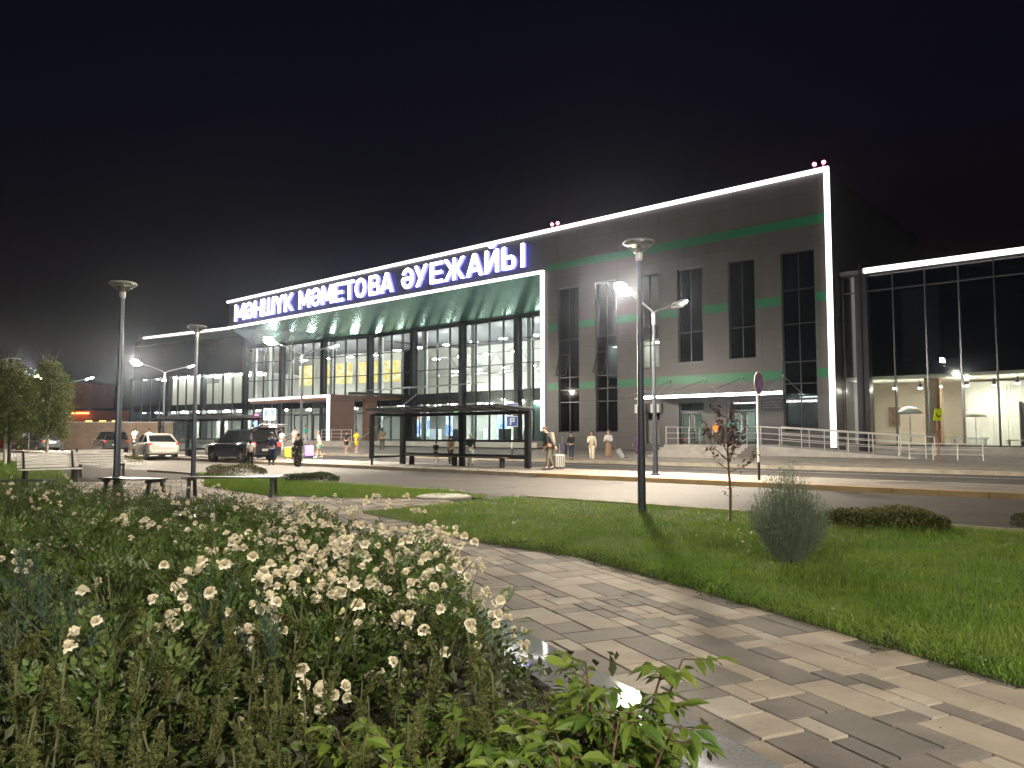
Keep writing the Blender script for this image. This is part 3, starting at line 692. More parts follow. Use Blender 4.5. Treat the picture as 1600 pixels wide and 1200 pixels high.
# ------------------------------------------------------------------ illuminated name on the band
SG = thing('airport_sign', 'glowing white Cyrillic channel letters with blue sides on the band over the hall', 'sign', W(0,0,0), BA)
E_FACE = emit('letter_face', (.93,.95,1.0), 6); E_SIDE = emit('letter_side_blue', (.18,.17,1.0), 1.7)
LET = [('М',78,125),('Ә',128,165),('Н',172,210),('Ш',215,268),('Ү',271,312),('К',318,358),('М',388,440),('Ә',445,492),('М',498,550),('Е',558,603),('Т',609,655),('О',660,712),('В',728,778),('А',782,844),
       ('Ә',885,943),('У',948,1010),('Е',1025,1085),('Ж',1092,1190),('А',1200,1280),('Й',1290,1357),('Ы',1375,1481)]
za = (on(366,502,41.6)[1]+on(820,418.5,41.6)[1])/2; zb = (on(366,477,41.6)[1]+on(820,382,41.6)[1])/2
def glyph(ch, w, t):
    """outline pieces of one bold capital, height 1"""
    P = []
    def V(x): P.append([(x,0),(x+t,0),(x+t,1),(x,1)])
    def Hh(x0, x1, y, th=None): th = th or t*.82; P.append([(x0,y),(x1,y),(x1,y+th),(x0,y+th)])
    def D(x0, y0, x1, y1, h=t*1.1): P.append([(x0,y0),(x0+h,y0),(x1+h,y1),(x1,y1)])
    def ring(cx, cy, rx, ry, a0, a1, n=18, th=None):
        th = th or t; k = th*.85
        for i in range(n):
            a = R(a0+(a1-a0)*i/n); b = R(a0+(a1-a0)*(i+1)/n)
            P.append([(cx+(rx-th)*math.cos(a),cy+(ry-k)*math.sin(a)),(cx+rx*math.cos(a),cy+ry*math.sin(a)),(cx+rx*math.cos(b),cy+ry*math.sin(b)),(cx+(rx-th)*math.cos(b),cy+(ry-k)*math.sin(b))])
    h = t*1.1
    if ch == 'М': V(0); V(w-t); D(0,1,w/2-h/2,.18); D(w-h,1,w/2-h/2,.18)
    elif ch == 'Ә': ring(w/2,.5,w/2,.5,-180,152,26); Hh(t*.5,w-t*.5,.42,.15)
    elif ch == 'О': ring(w/2,.5,w/2,.5,0,360,28)
    elif ch == 'Н': V(0); V(w-t); Hh(t,w-t,.42)
    elif ch == 'Ш': V(0); V(w-t); V(w/2-t/2); Hh(t,w/2-t/2,0); Hh(w/2+t/2,w-t,0)
    elif ch == 'Ү': D(w/2-h/2,.42,0,1); D(w/2-h/2,.42,w-h,1); P.append([(w/2-t/2,0),(w/2+t/2,0),(w/2+t/2,.46),(w/2-t/2,.46)])
    elif ch == 'К': V(0); D(t*.7,.44,w-h,1); D(w-h,0,t*.9,.56)
    elif ch == 'Е': V(0); Hh(t,w,0); Hh(t,w*.93,.42); Hh(t,w,1-t*.82)
    elif ch == 'Т': P.append([(w/2-t/2,0),(w/2+t/2,0),(w/2+t/2,1-t*.8),(w/2-t/2,1-t*.8)]); Hh(0,w,1-t*.82)
    elif ch == 'В':
        V(0)
        for y0, y1, ww in ((0,.55,w),(.47,1,w*.94)):
            r = (y1-y0)/2; c = ww-r*.8
            Hh(t,c,y0,t*.8); Hh(t,c,y1-t*.8,t*.8); ring(c,y0+r,r*.8,r,-90,90,10,t*.94)
    elif ch == 'А': D(0,0,w/2-h/2,1); D(w-h,0,w/2-h/2,1); Hh(w*.27,w*.73,.2,.15)
    elif ch == 'У': D(w*.12,0,w-h,1); D(w*.42,.33,0,1)
    elif ch == 'Ж':
        P.append([(w/2-t/2,0),(w/2+t/2,0),(w/2+t/2,1),(w/2-t/2,1)])
        D(0,0,w*.34,.55,h); D(w*.34,.45,0,1,h); D(w-h,0,w*.66-h,.55,h); D(w*.66-h,.45,w-h,1,h)
    elif ch == 'Й':
        V(0); V(w-t); D(t*.3,.06,w-h-t*.3,.94,h); ring(w/2,1.24,w*.27,.17,180,360,10,t*.62)
    elif ch == 'Ы':
        V(0); V(w-t); c = w*.42; Hh(t,c,0,t*.8); Hh(t,c,.6-t*.8,t*.8); ring(c,.3,.22,.3,-90,90,10,t*.94)
    return P
for ch, a, b in LET:
    ua, ub = U(340+a/3.077, 41.6), U(340+b/3.077, 41.6); hh = zb-za; w_ = (ub-ua)/hh
    vs = []; fs = []; mi = []
    for i, p in enumerate(glyph(ch, w_, min(.18,.27*w_) if w_ < .9 else .18)):
        n = len(p); y = 41.42+.0012*(i % 5); o = len(vs)
        ar = sum(p[k][0]*p[(k+1)%n][1]-p[(k+1)%n][0]*p[k][1] for k in range(n))
        if ar < 0: p = p[::-1]
        for yy in (y, 41.68-.001*(i % 5)): vs += [(ua+x*hh, yy, za+z*hh) for x, z in p]
        fs.append(tuple(o+k for k in range(n))); mi.append(0); fs.append(tuple(o+n+k for k in range(n-1,-1,-1))); mi.append(1)
        for k in range(n): fs.append((o+k,o+n+k,o+n+(k+1)%n,o+(k+1)%n)); mi.append(1)
    me = bpy.data.meshes.new('letter'); me.from_pydata(vs, [], fs); me.polygons.foreach_set('material_index', mi)
    me.materials.append(E_FACE); me.materials.append(E_SIDE); me.update(); link('letter', me, None, SG)
# red aviation lamps on the roof edge
for x0, y0, lb in ((1290,247,'pair of red aviation lamps on the right roof corner of the terminal'), (868,348,'small pair of red aviation lamps midway along the lit roof edge')):
    u_ = U(x0, DF); t = thing('aviation_light', lb, 'warning light', W(u_, DF, ZT+.1), BA)
    MB().box(-.35,.35,-.05,.05,0,.06).build('bracket', M_GALV, t)
    for q in (-.25,.25):
        MB().lathe([(.06,.06),(.06,.18),(.04,.2)], 10, (q,0,0)).build('lamp_base', M_GALV, t)
        MB().ball((q,0,.29), .1, 10, 6).build('lamp_lens', E_AIR, t)
# ================================================================== street lamps with two arms (lit), and round garden lamps (unlit)
def head(parent, lit, sgn):
    hb = MB(); hb.hexa([(-.17,0,-.03),(.17,0,-.03),(.15,.62,-.02),(-.15,.62,-.02)], [(-.14,0,.05),(.14,0,.05),(.11,.6,.035),(-.11,.6,.035)])
    hb.hexa([(-.215,.02,-.13),(.215,.02,-.13),(.215,.045,-.13),(-.215,.045,-.13)],[(-.215,.02,-.031),(.215,.02,-.031),(.215,.045,-.031),(-.215,.045,-.031)])  # added visor on the pole side, keeps lamp light off the upper facade
    for q in (-1,1): hb.hexa([(q*.20-.008,.05,-.13),(q*.20+.008,.05,-.13),(q*.20+.008,.42,-.10),(q*.20-.008,.42,-.10)],[(q*.20-.008,.05,-.025),(q*.20+.008,.05,-.025),(q*.20+.008,.42,-.025),(q*.20-.008,.42,-.025)])  # added side skirts, cut the light thrown sideways at the facade
    h = hb.build('lamp_head', M_GALV, parent, bevel=.015); h.location = (0, sgn*1.45, 5.60); h.rotation_euler = (R(20)*1, 0, 0 if sgn > 0 else math.pi)
    lb = MB().ball((0,.34,-.075), (.19,.27,.15), 18, 11) if lit else MB().box(-.12,.12,.10,.56,-.05,-.034); lb.build('lens', (E_LAMP_ASSUMED if lit == 2 else E_LAMP) if lit else E_LAMP3, h, smooth=bool(lit))
def street_lamp(p, rz, label, both=False):
    t = thing('street_lamp', label, 'street lamp', p, rz, 'double armed street lamps')
    MB().lathe([(.14,0),(.14,.04),(.085,.06),(.078,.9),(.06,2.0),(.045,5.0)], 14).build('pole', M_POLE, t, smooth=False)
    MB().lathe([(.062,4.75),(.062,5.12),(.03,5.16)], 12).build('collar', M_GALV, t)
    for sg in (-1, 1):
        MB().tube([(0,0,5.0),(0,sg*.05,5.14),(0,sg*.22,5.24),(0,sg*1.5,5.62)], .028, 8).build('arm', M_GALV, t); head(t, 2 if both else sg < 0, sg)
    return t
LP0 = at(1016, 743, .131); u0, D0 = loc(LP0); D0 = 21.2
sp = 19.2
lampL = ['lit double armed street lamp on the island right of the bus shelter',
         'lit double armed street lamp on the island in front of the brown entrance portal',
         'lit double armed street lamp at the parked white car, before the left wing',
         'far lit double armed street lamp beyond the birch trees']
street_lamp(W(u0, D0, .131), BA, lampL[0])
LP1 = at(482, 720, .131); street_lamp(W(loc(LP1)[0], D0, .131), BA, lampL[1])
ul = loc(at(207, 712, .131))[0]; street_lamp(W(ul, D0+.5, .131), BA, lampL[2]); street_lamp(W(ul-17, D0+.5, .131), BA, lampL[3])
# assumed unseen lamps of this make, added behind the camera for foreground light
street_lamp((6.8, -4.6, 0), R(64), 'assumed double armed street lamp, added beside the near path to light the foreground', True)
street_lamp((-9.5, -5.0, 0), R(64), 'assumed double armed street lamp, added at the near end of the flower bed for foreground light', True)
M_CONE = glass('lamp_cone_glass', (.62,.64,.62), .12, .9)
def garden_lamp(p, hgt, label):
    t = thing('garden_lamp', label, 'lamp post', p, 0, 'unlit funnel topped garden lamps')
    MB().lathe([(.11,0),(.11,.02),(.075,.05),(.07,1.2),(.045,hgt-.4),(.045,hgt-.28)], 16).build('pole', M_POLE, t, smooth=False)
    MB().lathe([(.05,hgt-.34),(.065,hgt-.3),(.065,hgt-.2),(.05,hgt-.16)], 14).build('socket', M_GALV, t)
    MB().lathe([(.06,hgt-.2),(.30,hgt-.02),(.295,hgt-.015),(.058,hgt-.19)], 24).build('lamp_shade', M_CONE, t, smooth=True)
    MB().lathe([(.02,hgt-.015),(.30,hgt-.01),(.27,hgt+.03),(.12,hgt+.05),(.02,hgt+.055)], 24).build('cap', M_GALV, t, smooth=True)
    MB().lathe([(.03,hgt-.2),(.05,hgt-.12),(.03,hgt-.03)], 10).build('bulb', M_WHITE, t, smooth=True)
garden_lamp(at(1003, 800), 4.95, 'slim dark pole with glass funnel lamp in the lawn before the right facade')
garden_lamp((-.512*17.4, 17.4, 0), 4.85, 'tall funnel topped garden lamp behind the white slatted benches')
garden_lamp((-.413*24.4, 24.4, 0), 4.85, 'funnel topped garden lamp between the white sedan and the dark SUV')
garden_lamp((-.652*35.5, 35.5, 0), 4.9, 'far funnel topped garden lamp behind the left birch')

# ------------------------------------------------------------------ bus shelters
def shelter(uA, uB, label, mid=True):
    """uA left end, uB right end, on the island; open towards the near road"""
    t = thing('bus_shelter', label, 'bus shelter', W(0,0,.131), BA)
    Df, Db = 20.45, 22.2; zr, zb = 2.32, 2.12
    def P(b, name, m): return b.build(name, m, t)
    for u_ in ([uA+.12, (uA+uB)/2+.1, uB-.1] if mid else [uA+.12, uB-.1]): P(MB().box(u_-.11,u_+.11,Db-.08,Db+.08,0,zb-.08), 'post', M_DARK)
    P(MB().box(uA+.03,uA+.21,Df-.02,Df+.1,.28,zb), 'post', M_DARK); P(MB().box(uA+.08,uA+.16,Df+.02,Df+.08,0,.3), 'leg', M_DARK)
    P(MB().box(uA,uB,Db-.06,Db+.06,zb-.08,zb+.06), 'beam', M_DARK); P(MB().box(uA+.06,uA+.18,Df+.1,Db-.09,zb-.07,zb+.05), 'beam', M_DARK)
    P(MB().box(uA+.06,uA+.18,Df+.1,Db-.09,.3,.38), 'end_rail', M_DARK)
    P(MB().box(uA+.10,uA+.13,Df+.1,Db-.09,.38,zb-.07), 'end_glass', M_GLASS)
    cols_ = [uA+.24, (uA+uB)/2-.02, (uA+uB)/2+.22, uB-.22] if mid else [uA+.24, uB-.22]
    for a, b in zip(cols_[::2], cols_[1::2]):
        P(MB().box(a,b,Db-.05,Db+.05,.34,.50), 'bottom_rail', M_DARK)
        P(MB().box(a,b,Db-.03,Db+.03,.98,1.06), 'seat_back_rail', M_DARK)
        P(MB().box(a,b,Db-.012,Db+.012,.46,zb-.1), 'back_glass', M_GLASS)
    P(MB().hexa([(uA-.1,Df-.15,zr),(uB+.15,Df-.15,zr),(uB+.15,Db+.2,zb+.10),(uA-.1,Db+.2,zb+.10)],[(uA-.1,Df-.15,zr+.05),(uB+.15,Df-.15,zr+.05),(uB+.15,Db+.2,zb+.14),(uA-.1,Db+.2,zb+.14)]), 'roof', mat('smoked_roof_sheet', (.06,.062,.066), .2, .1))
    n = 8
    for k in range(n):
        x = uA+.1+(uB-uA-.2)*k/(n-1); P(MB().bar((x,Df-.1,zr-.035),(x,Db+.1,zb+.075),.05,.07), 'roof_rib', M_GALV)
    P(MB().box(uA+.9,uB-.9,Db-.50,Db-.18,.37,.41), 'seat', mat('bench_timber', (.06,.045,.035), .6, 0, .2))
    for k in range(3):
        x = uA+1.1+(uB-uA-2.2)*k/2; P(MB().box(x-.03,x+.03,Db-.46,Db-.22,0,.37), 'seat_leg', M_DARK)
    return t
uA = U(576, 20.4); uB = U(828, 22.2)
shelter(uA, uB, 'dark steel and glass bus shelter in front of the glazed hall with people inside')
shelter(U(262, 21), U(392, 21.6), 'far bus shelter behind the dark SUV, before the left wing')

# ------------------------------------------------------------------ benches
M_SLAT = mat('white_slat_paint', (.78,.76,.74), .5, 0, .1, 5)
def bench(p, rz, label, back, L=1.9, dark=False):
    t = thing('park_bench', label, 'bench', p, rz, None)
    sm = M_DARK if dark == 2 else M_SLAT
    s = MB()
    for k in range(5): s.box(-L/2,L/2,-.45+k*.095,-.37+k*.095,.43,.46)
    s.build('seat', sm, t)
    if back:
        b = MB()
        for k in range(5): b.bar((-L/2,.05+.03*k+.02,.52+k*.085),(L/2,.05+.03*k+.02,.52+k*.085),.025,.07)
        b.build('backrest', sm, t)
    for q in (-L/2+.15, L/2-.15):
        l = MB().bar((q,-.42,0),(q,-.36,.43),.06,.07,(1,0,0)).bar((q,.06,0),(q,-.02,.43),.06,.07,(1,0,0)).box(q-.03,q+.03,-.46,.06,.37,.425)
        if back: l.bar((q,-.02,.42),(q,.22,.93),.05,.05,(1,0,0))
        l.build('leg', M_BLACK, t)
    return t
bench((-.600*21.6, 21.6, 0), R(42), 'white slatted park bench with backrest nearest the birch trees', True, 1.5)
bench((-.535*26, 26, 0), R(42), 'white slatted park bench with backrest in front of the tall garden lamp', True, 1.6)
bench((-.358*17.6, 17.6, 0), R(4), 'backless dark bench with a pale top at the back edge of the rose bed', False, 2.1, 2)
bench((-.66*16.2, 16.2, 0), R(14), 'long dark backless bench at the far left edge of the rose bed', False, 2.2, 2)
bench((-.48*17.0, 17.0, 0), R(-20), 'short backless bench with dark ends behind the rose bed', False, 1.5, 2)

# ------------------------------------------------------------------ steps, ramp and steel railings by the side doors
s0, s1 = U(1012, 35), U(1186, 38); PZ = .86
t = thing('entrance_steps', 'wide low concrete steps rising to the two side doors', 'steps', W(0,0,0), BA)
MB().box(s0, s1, 36.6, DF-.02, .12, PZ).build('landing', M_CONC, t)
for k in range(4): MB().box(s0, s1, 36.6-.42*(k+1), 36.6-.42*k-.004, .1, PZ-.135*(k+1)).build('step', M_CONC, t)
r1 = U(1452, 38)
t = thing('ramp', 'long grey concrete wheelchair ramp sloping down beside the steps', 'ramp', W(0,0,0), BA)
MB().hexa([(s1+.02,37.5,.1),(r1,37.5,.1),(r1,40.2,.1),(s1+.02,40.2,.1)], [(s1+.02,37.5,PZ),(r1,37.5,.34),(r1,40.2,.34),(s1+.02,40.2,PZ)]).build('ramp_slab', M_CONC, t)
def railing(pts, label, gap=1.15, hh=.95):
    t = thing('railing', label, 'railing', W(0,0,0), BA, None)
    for z in (hh, hh*.66, hh*.36):
        MB().tube([(p[0],p[1],p[2]+z) for p in pts], .026 if z == hh else .016, 7).build('rail', M_STEEL, t)
    for a, b in zip(pts, pts[1:]):
        a, b = Vector(a), Vector(b); n = max(1, round((b-a).length/gap))
        for k in range(n+1):
            q = a.lerp(b, k/n); MB().tube([q, q+Vector((0,0,hh))], .022, 7).build('rail_post', M_STEEL, t)
railing([(s1+.1,37.6,PZ),(r1-.1,37.6,.34)], 'steel railing along the front of the sloping ramp')
railing([(s1+.3,40.1,PZ),(r1-.3,40.1,.34)], 'steel railing along the wall side of the ramp', 1.5)
railing([(s0+.1,36.7,PZ),(s0+.1,40.5,PZ)], 'steel railing at the left side of the concrete steps')
railing([(s1-.15,35.2,.4),(s1-.15,36.8,PZ),(s1-.15,38.5,PZ)], 'short stepped handrail where the steps meet the ramp')
railing([(r1-.6,36.9,.32),(r1+2.2,36.9,.30)], 'low steel rail at the foot of the ramp before the showroom', 1.0, .7)
railing([(pu1-3.2,DP-2.5,.3),(pu1-3.2,DP-.9,.85)], 'white diagonal handrails on the steps of the brown portal', .8)
railing([(pu1+.2,DP-1.0,.85),(pu1+4.4,DP-1.0,.85)], 'steel guard rail on the platform right of the brown portal', 1.4)

# ------------------------------------------------------------------ signs
M_BLUE = mat('sign_blue', (.02,.08,.45), .4, 0, .05); M_SWHITE = mat('sign_white', (.85,.85,.85), .4, 0, .03)
M_SRED = mat('sign_red', (.6,.02,.02), .4, 0, .05)
def signpost(p, rz, label, h, m=None, foot=True):
    t = thing('road_sign', label, 'sign', p, rz)
    MB().tube([(0,0,.5 if foot else 0),(0,0,h)], .032, 10).build('post', m or M_SWHITE, t)
    if foot: MB().tube([(0,0,0),(0,0,.5)], .04, 10).build('post_foot', M_BLACK, t)
    return t
def plate(t, w_, h_, z, m, name='sign_plate'):
    return MB().box(-w_/2,w_/2,-.055,-.04,z-h_/2,z+h_/2).build(name, m, t, bevel=.004)
def rects(t, rs, m, name, y=-.062):
    b = MB()
    for x0, x1, z0, z1 in rs: b.box(x0,x1,y,y+.006,z0,z1)
    return b.build(name, m, t)
FACE = R(8)
sg = signpost(at(800, 716, .15), FACE, 'two blue square signs, bus stop above parking, on one pale post behind the bus shelter', 2.9)
pl = plate(sg, .62, .62, 2.62, M_SWHITE); rects(pl, [(-.28,.28,2.34,2.9)], M_BLUE, 'blue_field', -.060)
rects(pl, [(-.22,.22,2.42,2.80)], M_SWHITE, 'white_field', -.064)
rects(pl, [(-.18,.18,2.50,2.72),(-.15,-.07,2.46,2.5),(.07,.15,2.46,2.5)], M_BLACK, 'bus_symbol', -.068)
rects(pl, [(-.14,-.02,2.6,2.69),(.02,.14,2.6,2.69)], M_SWHITE, 'bus_windows', -.071)
pl = plate(sg, .62, .56, 1.95, M_SWHITE); rects(pl, [(-.28,.28,1.70,2.2)], M_BLUE, 'blue_field', -.060)
rects(pl, [(-.12,-.04,1.76,2.14),(-.04,.10,2.07,2.14),(-.04,.10,1.92,1.99),(.06,.13,1.93,2.13)], M_SWHITE, 'parking_letter', -.066)
# no stopping
sg = signpost(at(1186, 750, .131), R(50), 'round blue and red no stopping sign on a white post with a black foot', 2.75)
d = MB().lathe([(.33,-.008),(.33,.008)], 28); d.xf(Matrix.Translation((0,-.05,2.72)) @ Matrix.Rotation(R(90),4,'X')); pl = d.build('sign_plate', M_SWHITE, sg)
d = MB().lathe([(.31,-.004),(.31,.004)], 28); d.xf(Matrix.Translation((0,-.062,2.72)) @ Matrix.Rotation(R(90),4,'X')); d.build('red_ring', mat('faded_sign_red', (.50,.16,.22), .4), pl)
d = MB().lathe([(.25,-.004),(.25,.004)], 28); d.xf(Matrix.Translation((0,-.068,2.72)) @ Matrix.Rotation(R(90),4,'X')); d.build('blue_disc', mat('faded_sign_blue', (.10,.12,.45), .4), pl)
for sgn in (-1, 1): MB().bar((-.17*sgn,-.076,2.55),(.17*sgn,-.076-.002*sgn,2.89),.05,.006,(0,1,0)).build('cross_bar', mat('faded_sign_red', (.50,.16,.22), .4), pl)
# crossing sign
def crossing(p, label, h=2.6):
    sg = signpost(p, R(15), label, h, M_GALV, False)
    pl = plate(sg, .62, .62, h-.28, mat('dull_sign_white', (.40,.41,.44), .5)); rects(pl, [(-.27,.27,h-.55,h-.01)], mat('faded_crossing_blue', (.06,.11,.36), .4), 'blue_field', -.060)
    MB().add([(-.22,-.064,h-.50),(.22,-.064,h-.50),(0,-.064,h-.08),(-.22,-.061,h-.50),(.22,-.061,h-.50),(0,-.061,h-.08)], [(0,1,2),(5,4,3),(0,3,4,1),(1,4,5,2),(2,5,3,0)]).build('white_triangle', mat('dull_sign_white', (.40,.41,.44), .5), pl)
    w_ = MB().ball((0,-.066,h-.22), (.028,.006,.028), 8, 6).bar((0,-.068,h-.26),(.01,-.068,h-.36),.045,.006,(0,1,0)).bar((0,-.068,h-.35),(-.07,-.068,h-.47),.03,.006,(0,1,0)).bar((.01,-.069,h-.35),(.06,-.069,h-.47),.03,.006,(0,1,0)).bar((0,-.070,h-.27),(-.07,-.070,h-.33),.02,.006,(0,1,0)).bar((0,-.071,h-.27),(.07,-.071,h-.32),.02,.006,(0,1,0))
    w_.build('walking_figure', M_BLACK, pl)
crossing(at(420, 717, .14), 'blue pedestrian crossing sign with white triangle behind the raised SUV tailgate')
crossing(at(44, 712, 0), 'blue pedestrian crossing sign between the two birch trees', 2.8)
sg = signpost(W(U(1464,36.5), 36.5, .28), R(20), 'fluorescent yellow green sign with a black arrow on a reddish post before the showroom', 2.25, mat('red_post_paint', (.30,.10,.07), .5), False)
pl = MB().add([(-.26,-.05,1.72),(.14,-.05,1.70),(.26,-.05,2.20),(-.16,-.05,2.22),(-.26,-.03,1.72),(.14,-.03,1.70),(.26,-.03,2.20),(-.16,-.03,2.22)], [(0,1,2,3),(7,6,5,4),(0,4,5,1),(1,5,6,2),(2,6,7,3),(3,7,4,0)]).build('sign_plate', mat('fluorescent_yellow', (.70,.90,.02), .4), sg)
b = MB()
for k in range(6):
    a = R(200+k*18); b2 = R(218+k*18); b.bar((.02+.16*math.cos(a),-.056,2.08+.16*math.sin(a)*1.2),(.02+.16*math.cos(b2),-.057-.0005*k,2.08+.16*math.sin(b2)*1.2),.05,.006,(0,1,0))
b.build('black_arrow', M_BLACK, pl)
rects(sg, [(-.13,.13,1.02,1.34)], mat('brown_board', (.35,.22,.16), .5), 'small_board', -.05)
# little lit kiosk signs by the portal
t = thing('neon_sign', 'small pink and blue lit figure sign above the SUV roof', 'neon sign', W(U(401,36), 36, .25), BA)
MB().tube([(0,0,0),(0,0,2.0)], .04, 8).build('post', M_DARK, t); 
MB().lathe([(.05,2.35),(.22,2.5),(.26,2.7),(.15,2.9),(.05,2.95)], 14).build('pink_lamp', emit('neon_pink', (1,.12,.5), 3), t)
MB().lathe([(.10,1.85),(.28,2.2),(.12,2.3)], 14).build('blue_lamp', emit('neon_blue', (.15,.35,1), 3), t)

# ------------------------------------------------------------------ cars
M_CGL = mat('car_window', (.012,.014,.016), .06, 0, .05)
def paint(n, c): return mat(n, c, .32, .1, .03, 2, coat=.9)
def car(p, rz, label, m, suv=False, hatch=False, group=None, tail=True):
    """x forward, y left; origin on the ground under the middle"""
    t = thing('parked_car', label, 'car', p, rz, group)
    if suv: L, Wd, zb, zr, wr = 4.45, 1.84, 1.02, 1.66, .35; xs = [(-2.2,.42,.98,.80),(-2.1,.34,1.04,.88),(-1.75,.30,1.05,.91),(-1.72,.62,1.05,.92),(-1.36,.80,1.05,.925),(-1.0,.62,1.05,.92),(-.97,.28,1.04,.92),(.92,.28,1.0,.92),(.95,.62,.99,.92),(1.31,.80,.97,.92),(1.67,.62,.94,.91),(1.70,.30,.93,.90),(2.05,.32,.86,.84),(2.2,.42,.74,.72)]
    else: L, Wd, zb, zr, wr = 4.35, 1.72, .93, 1.46, .31; xs = [(-2.15,.45,.90,.74),(-2.08,.34,.98,.81),(-1.72,.28,1.0,.85),(-1.69,.56,1.0,.855),(-1.37,.70,1.0,.86),(-1.05,.56,.98,.86),(-1.02,.24,.97,.86),(.90,.24,.92,.86),(.93,.56,.91,.86),(1.26,.70,.88,.855),(1.58,.56,.85,.85),(1.61,.28,.84,.83),(2.0,.30,.74,.77),(2.15,.40,.62,.64)]
    b = MB(); vs = []; fs = []; K = 10
    for x, zl, zt, hw in xs:
        half = [(hw*.80,zl),(hw*.97,zl+.03),(hw,(zl+zt)/2),(hw*.965,zt-.07),(hw*.84,zt)]
        vs += [(x,-y,z) for y, z in half] + [(x,y,z) for y, z in half[::-1]]
    for i in range(len(xs)-1):
        for k in range(K): fs.append((i*K+k, i*K+(k+1)%K, (i+1)*K+(k+1)%K, (i+1)*K+k))
    fs.append(tuple(range(K-1,-1,-1))); fs.append(tuple((len(xs)-1)*K+k for k in range(K)))
    b.add(vs, fs); body = b.build('body', m, t, smooth=True)
    body.modifiers.new('edge','EDGE_SPLIT').split_angle = R(42)
    if suv: B0, B1, T0, T1 = -2.05, .98, -1.85 , .18
    else: B0, B1, T0, T1 = -1.78, 1.05, -.92, .12
    wb, wt = Wd*.43, Wd*.345
    zb_ = zb if suv else zb+.06
    cab = MB().hexa([(B0,-wb,zb_-.1),(B1,-wb,zb_-.1),(B1,wb,zb_-.1),(B0,wb,zb_-.1)], [(T0,-wt,zr-.05),(T1,-wt,zr-.05),(T1,wt,zr-.05),(T0,wt,zr-.05)]).build('cabin', M_BLACK, t)
    rf = MB().hexa([(T0-.04,-wt-.03,zr-.06),(T1+.06,-wt-.03,zr-.06),(T1+.06,wt+.03,zr-.06),(T0-.04,wt+.03,zr-.06)], [(T0+.1,-wt+.08,zr),(T1-.12,-wt+.08,zr),(T1-.12,wt-.08,zr),(T0+.1,wt-.08,zr)]).build('roof', m, t, bevel=.02)
    def lerp(a, b_, f): return a+(b_-a)*f
    for s in (-1, 1):
        for k, (f0, f1) in enumerate(((.07,.40),(.43,.66),(.69,.95)) if suv else ((.12,.47),(.51,.88))):
            xa0, xa1 = lerp(B0,B1,f0), lerp(B0,B1,f1); xb0, xb1 = lerp(T0,T1,f0), lerp(T0,T1,f1)
            y0, y1 = s*(wb+.012), s*(wt+.022); z0, z1 = zb_+.03, zr-.09
            q = [(xa0,y0,z0),(xa1,y0,z0),(xb1,y1,z1),(xb0,y1,z1)]; q2 = [(x,y-s*.02,z) for x, y, z in q]
            MB().hexa(q2, q).build('side_window', M_CGL, t)
        for xx in (B0, lerp(B0,B1,.49), B1):
            f = (xx-B0)/(B1-B0); MB().bar((xx,s*(wb+.008),zb_-.02),(lerp(T0,T1,f),s*(wt+.012),zr-.05),.07,.05).build('pillar', m, t)
        mx_ = MB().ball((.78,s*(Wd/2+.07),zb+.06), (.07,.10,.06), 8, 6).build('wing_mirror', m, t, smooth=True)
        tl = MB().box(-2.2 if suv else -2.15, -2.02 if suv else -2.0, s*.60, s*(.84 if suv else .79), .80, 1.0 if suv else .95).build('tail_lamp', (E_TAIL if tail else M_SRED), t, bevel=.02)
        MB().box(1.98, 2.14, s*.45, s*.72, .62, .74).build('headlight', mat('headlamp_lens', (.7,.72,.75), .1), t, bevel=.02)
        for xx in (-1.36 if suv else -1.37, 1.31 if suv else 1.26):
            w_ = MB(); w_.lathe([(wr*.62,-.09),(wr*.97,-.10),(wr,-.06),(wr,.06),(wr*.97,.10),(wr*.62,.09)], 22)
            w_.xf(Matrix.Translation((xx,s*(Wd/2-.11),wr)) @ Matrix.Rotation(R(90),4,'X')); wo = w_.build('wheel', M_RUBBER, t, smooth=False)
            h_ = MB(); h_.lathe([(wr*.62,-.075),(wr*.62,.075)], 18)
            for k in range(5):
                a = 2*math.pi*k/5; h_.bar((0,0,.082*(-1 if s>0 else 1)*-1 if False else 0),(math.cos(a)*wr*.55,math.sin(a)*wr*.55,0),.07,.19,(0,0,1))
            h_.xf(Matrix.Translation((xx,s*(Wd/2-.11),wr)) @ Matrix.Rotation(R(90),4,'X')); h_.build('rim', M_GALV, wo)
    z0 = zb_+.03
    def screen(name, xa, xb, inset):
        y0, y1 = wb*.92, wt*.92; o = .015 if xa > 0 else -.015
        q = [(xa+o,-y0,z0),(xa+o,y0,z0),(xb+o,y1,zr-.09),(xb+o,-y1,zr-.09)]
        MB().hexa([(x-o*1.2,y,z) for x,y,z in q], q).build(name, M_CGL, t)
    screen('windscreen', B1-.03, T1+.03, 0)
    if not hatch: screen('rear_window', B0+.03, T0-.03, 0)
    MB().box(-2.215 if suv else -2.165, -2.19 if suv else -2.14, -.26, .26, .60 if suv else .72, .71 if suv else .83).build('number_plate', M_SWHITE, t)
    MB().box(-2.24 if suv else -2.19, -2.0, -.70, .70, .40, .56).build('rear_bumper', m if not suv else M_DARK, t, bevel=.03)
    MB().box(1.95, 2.2, -.62, .62, .32, .48).build('front_bumper', M_DARK, t, bevel=.03)
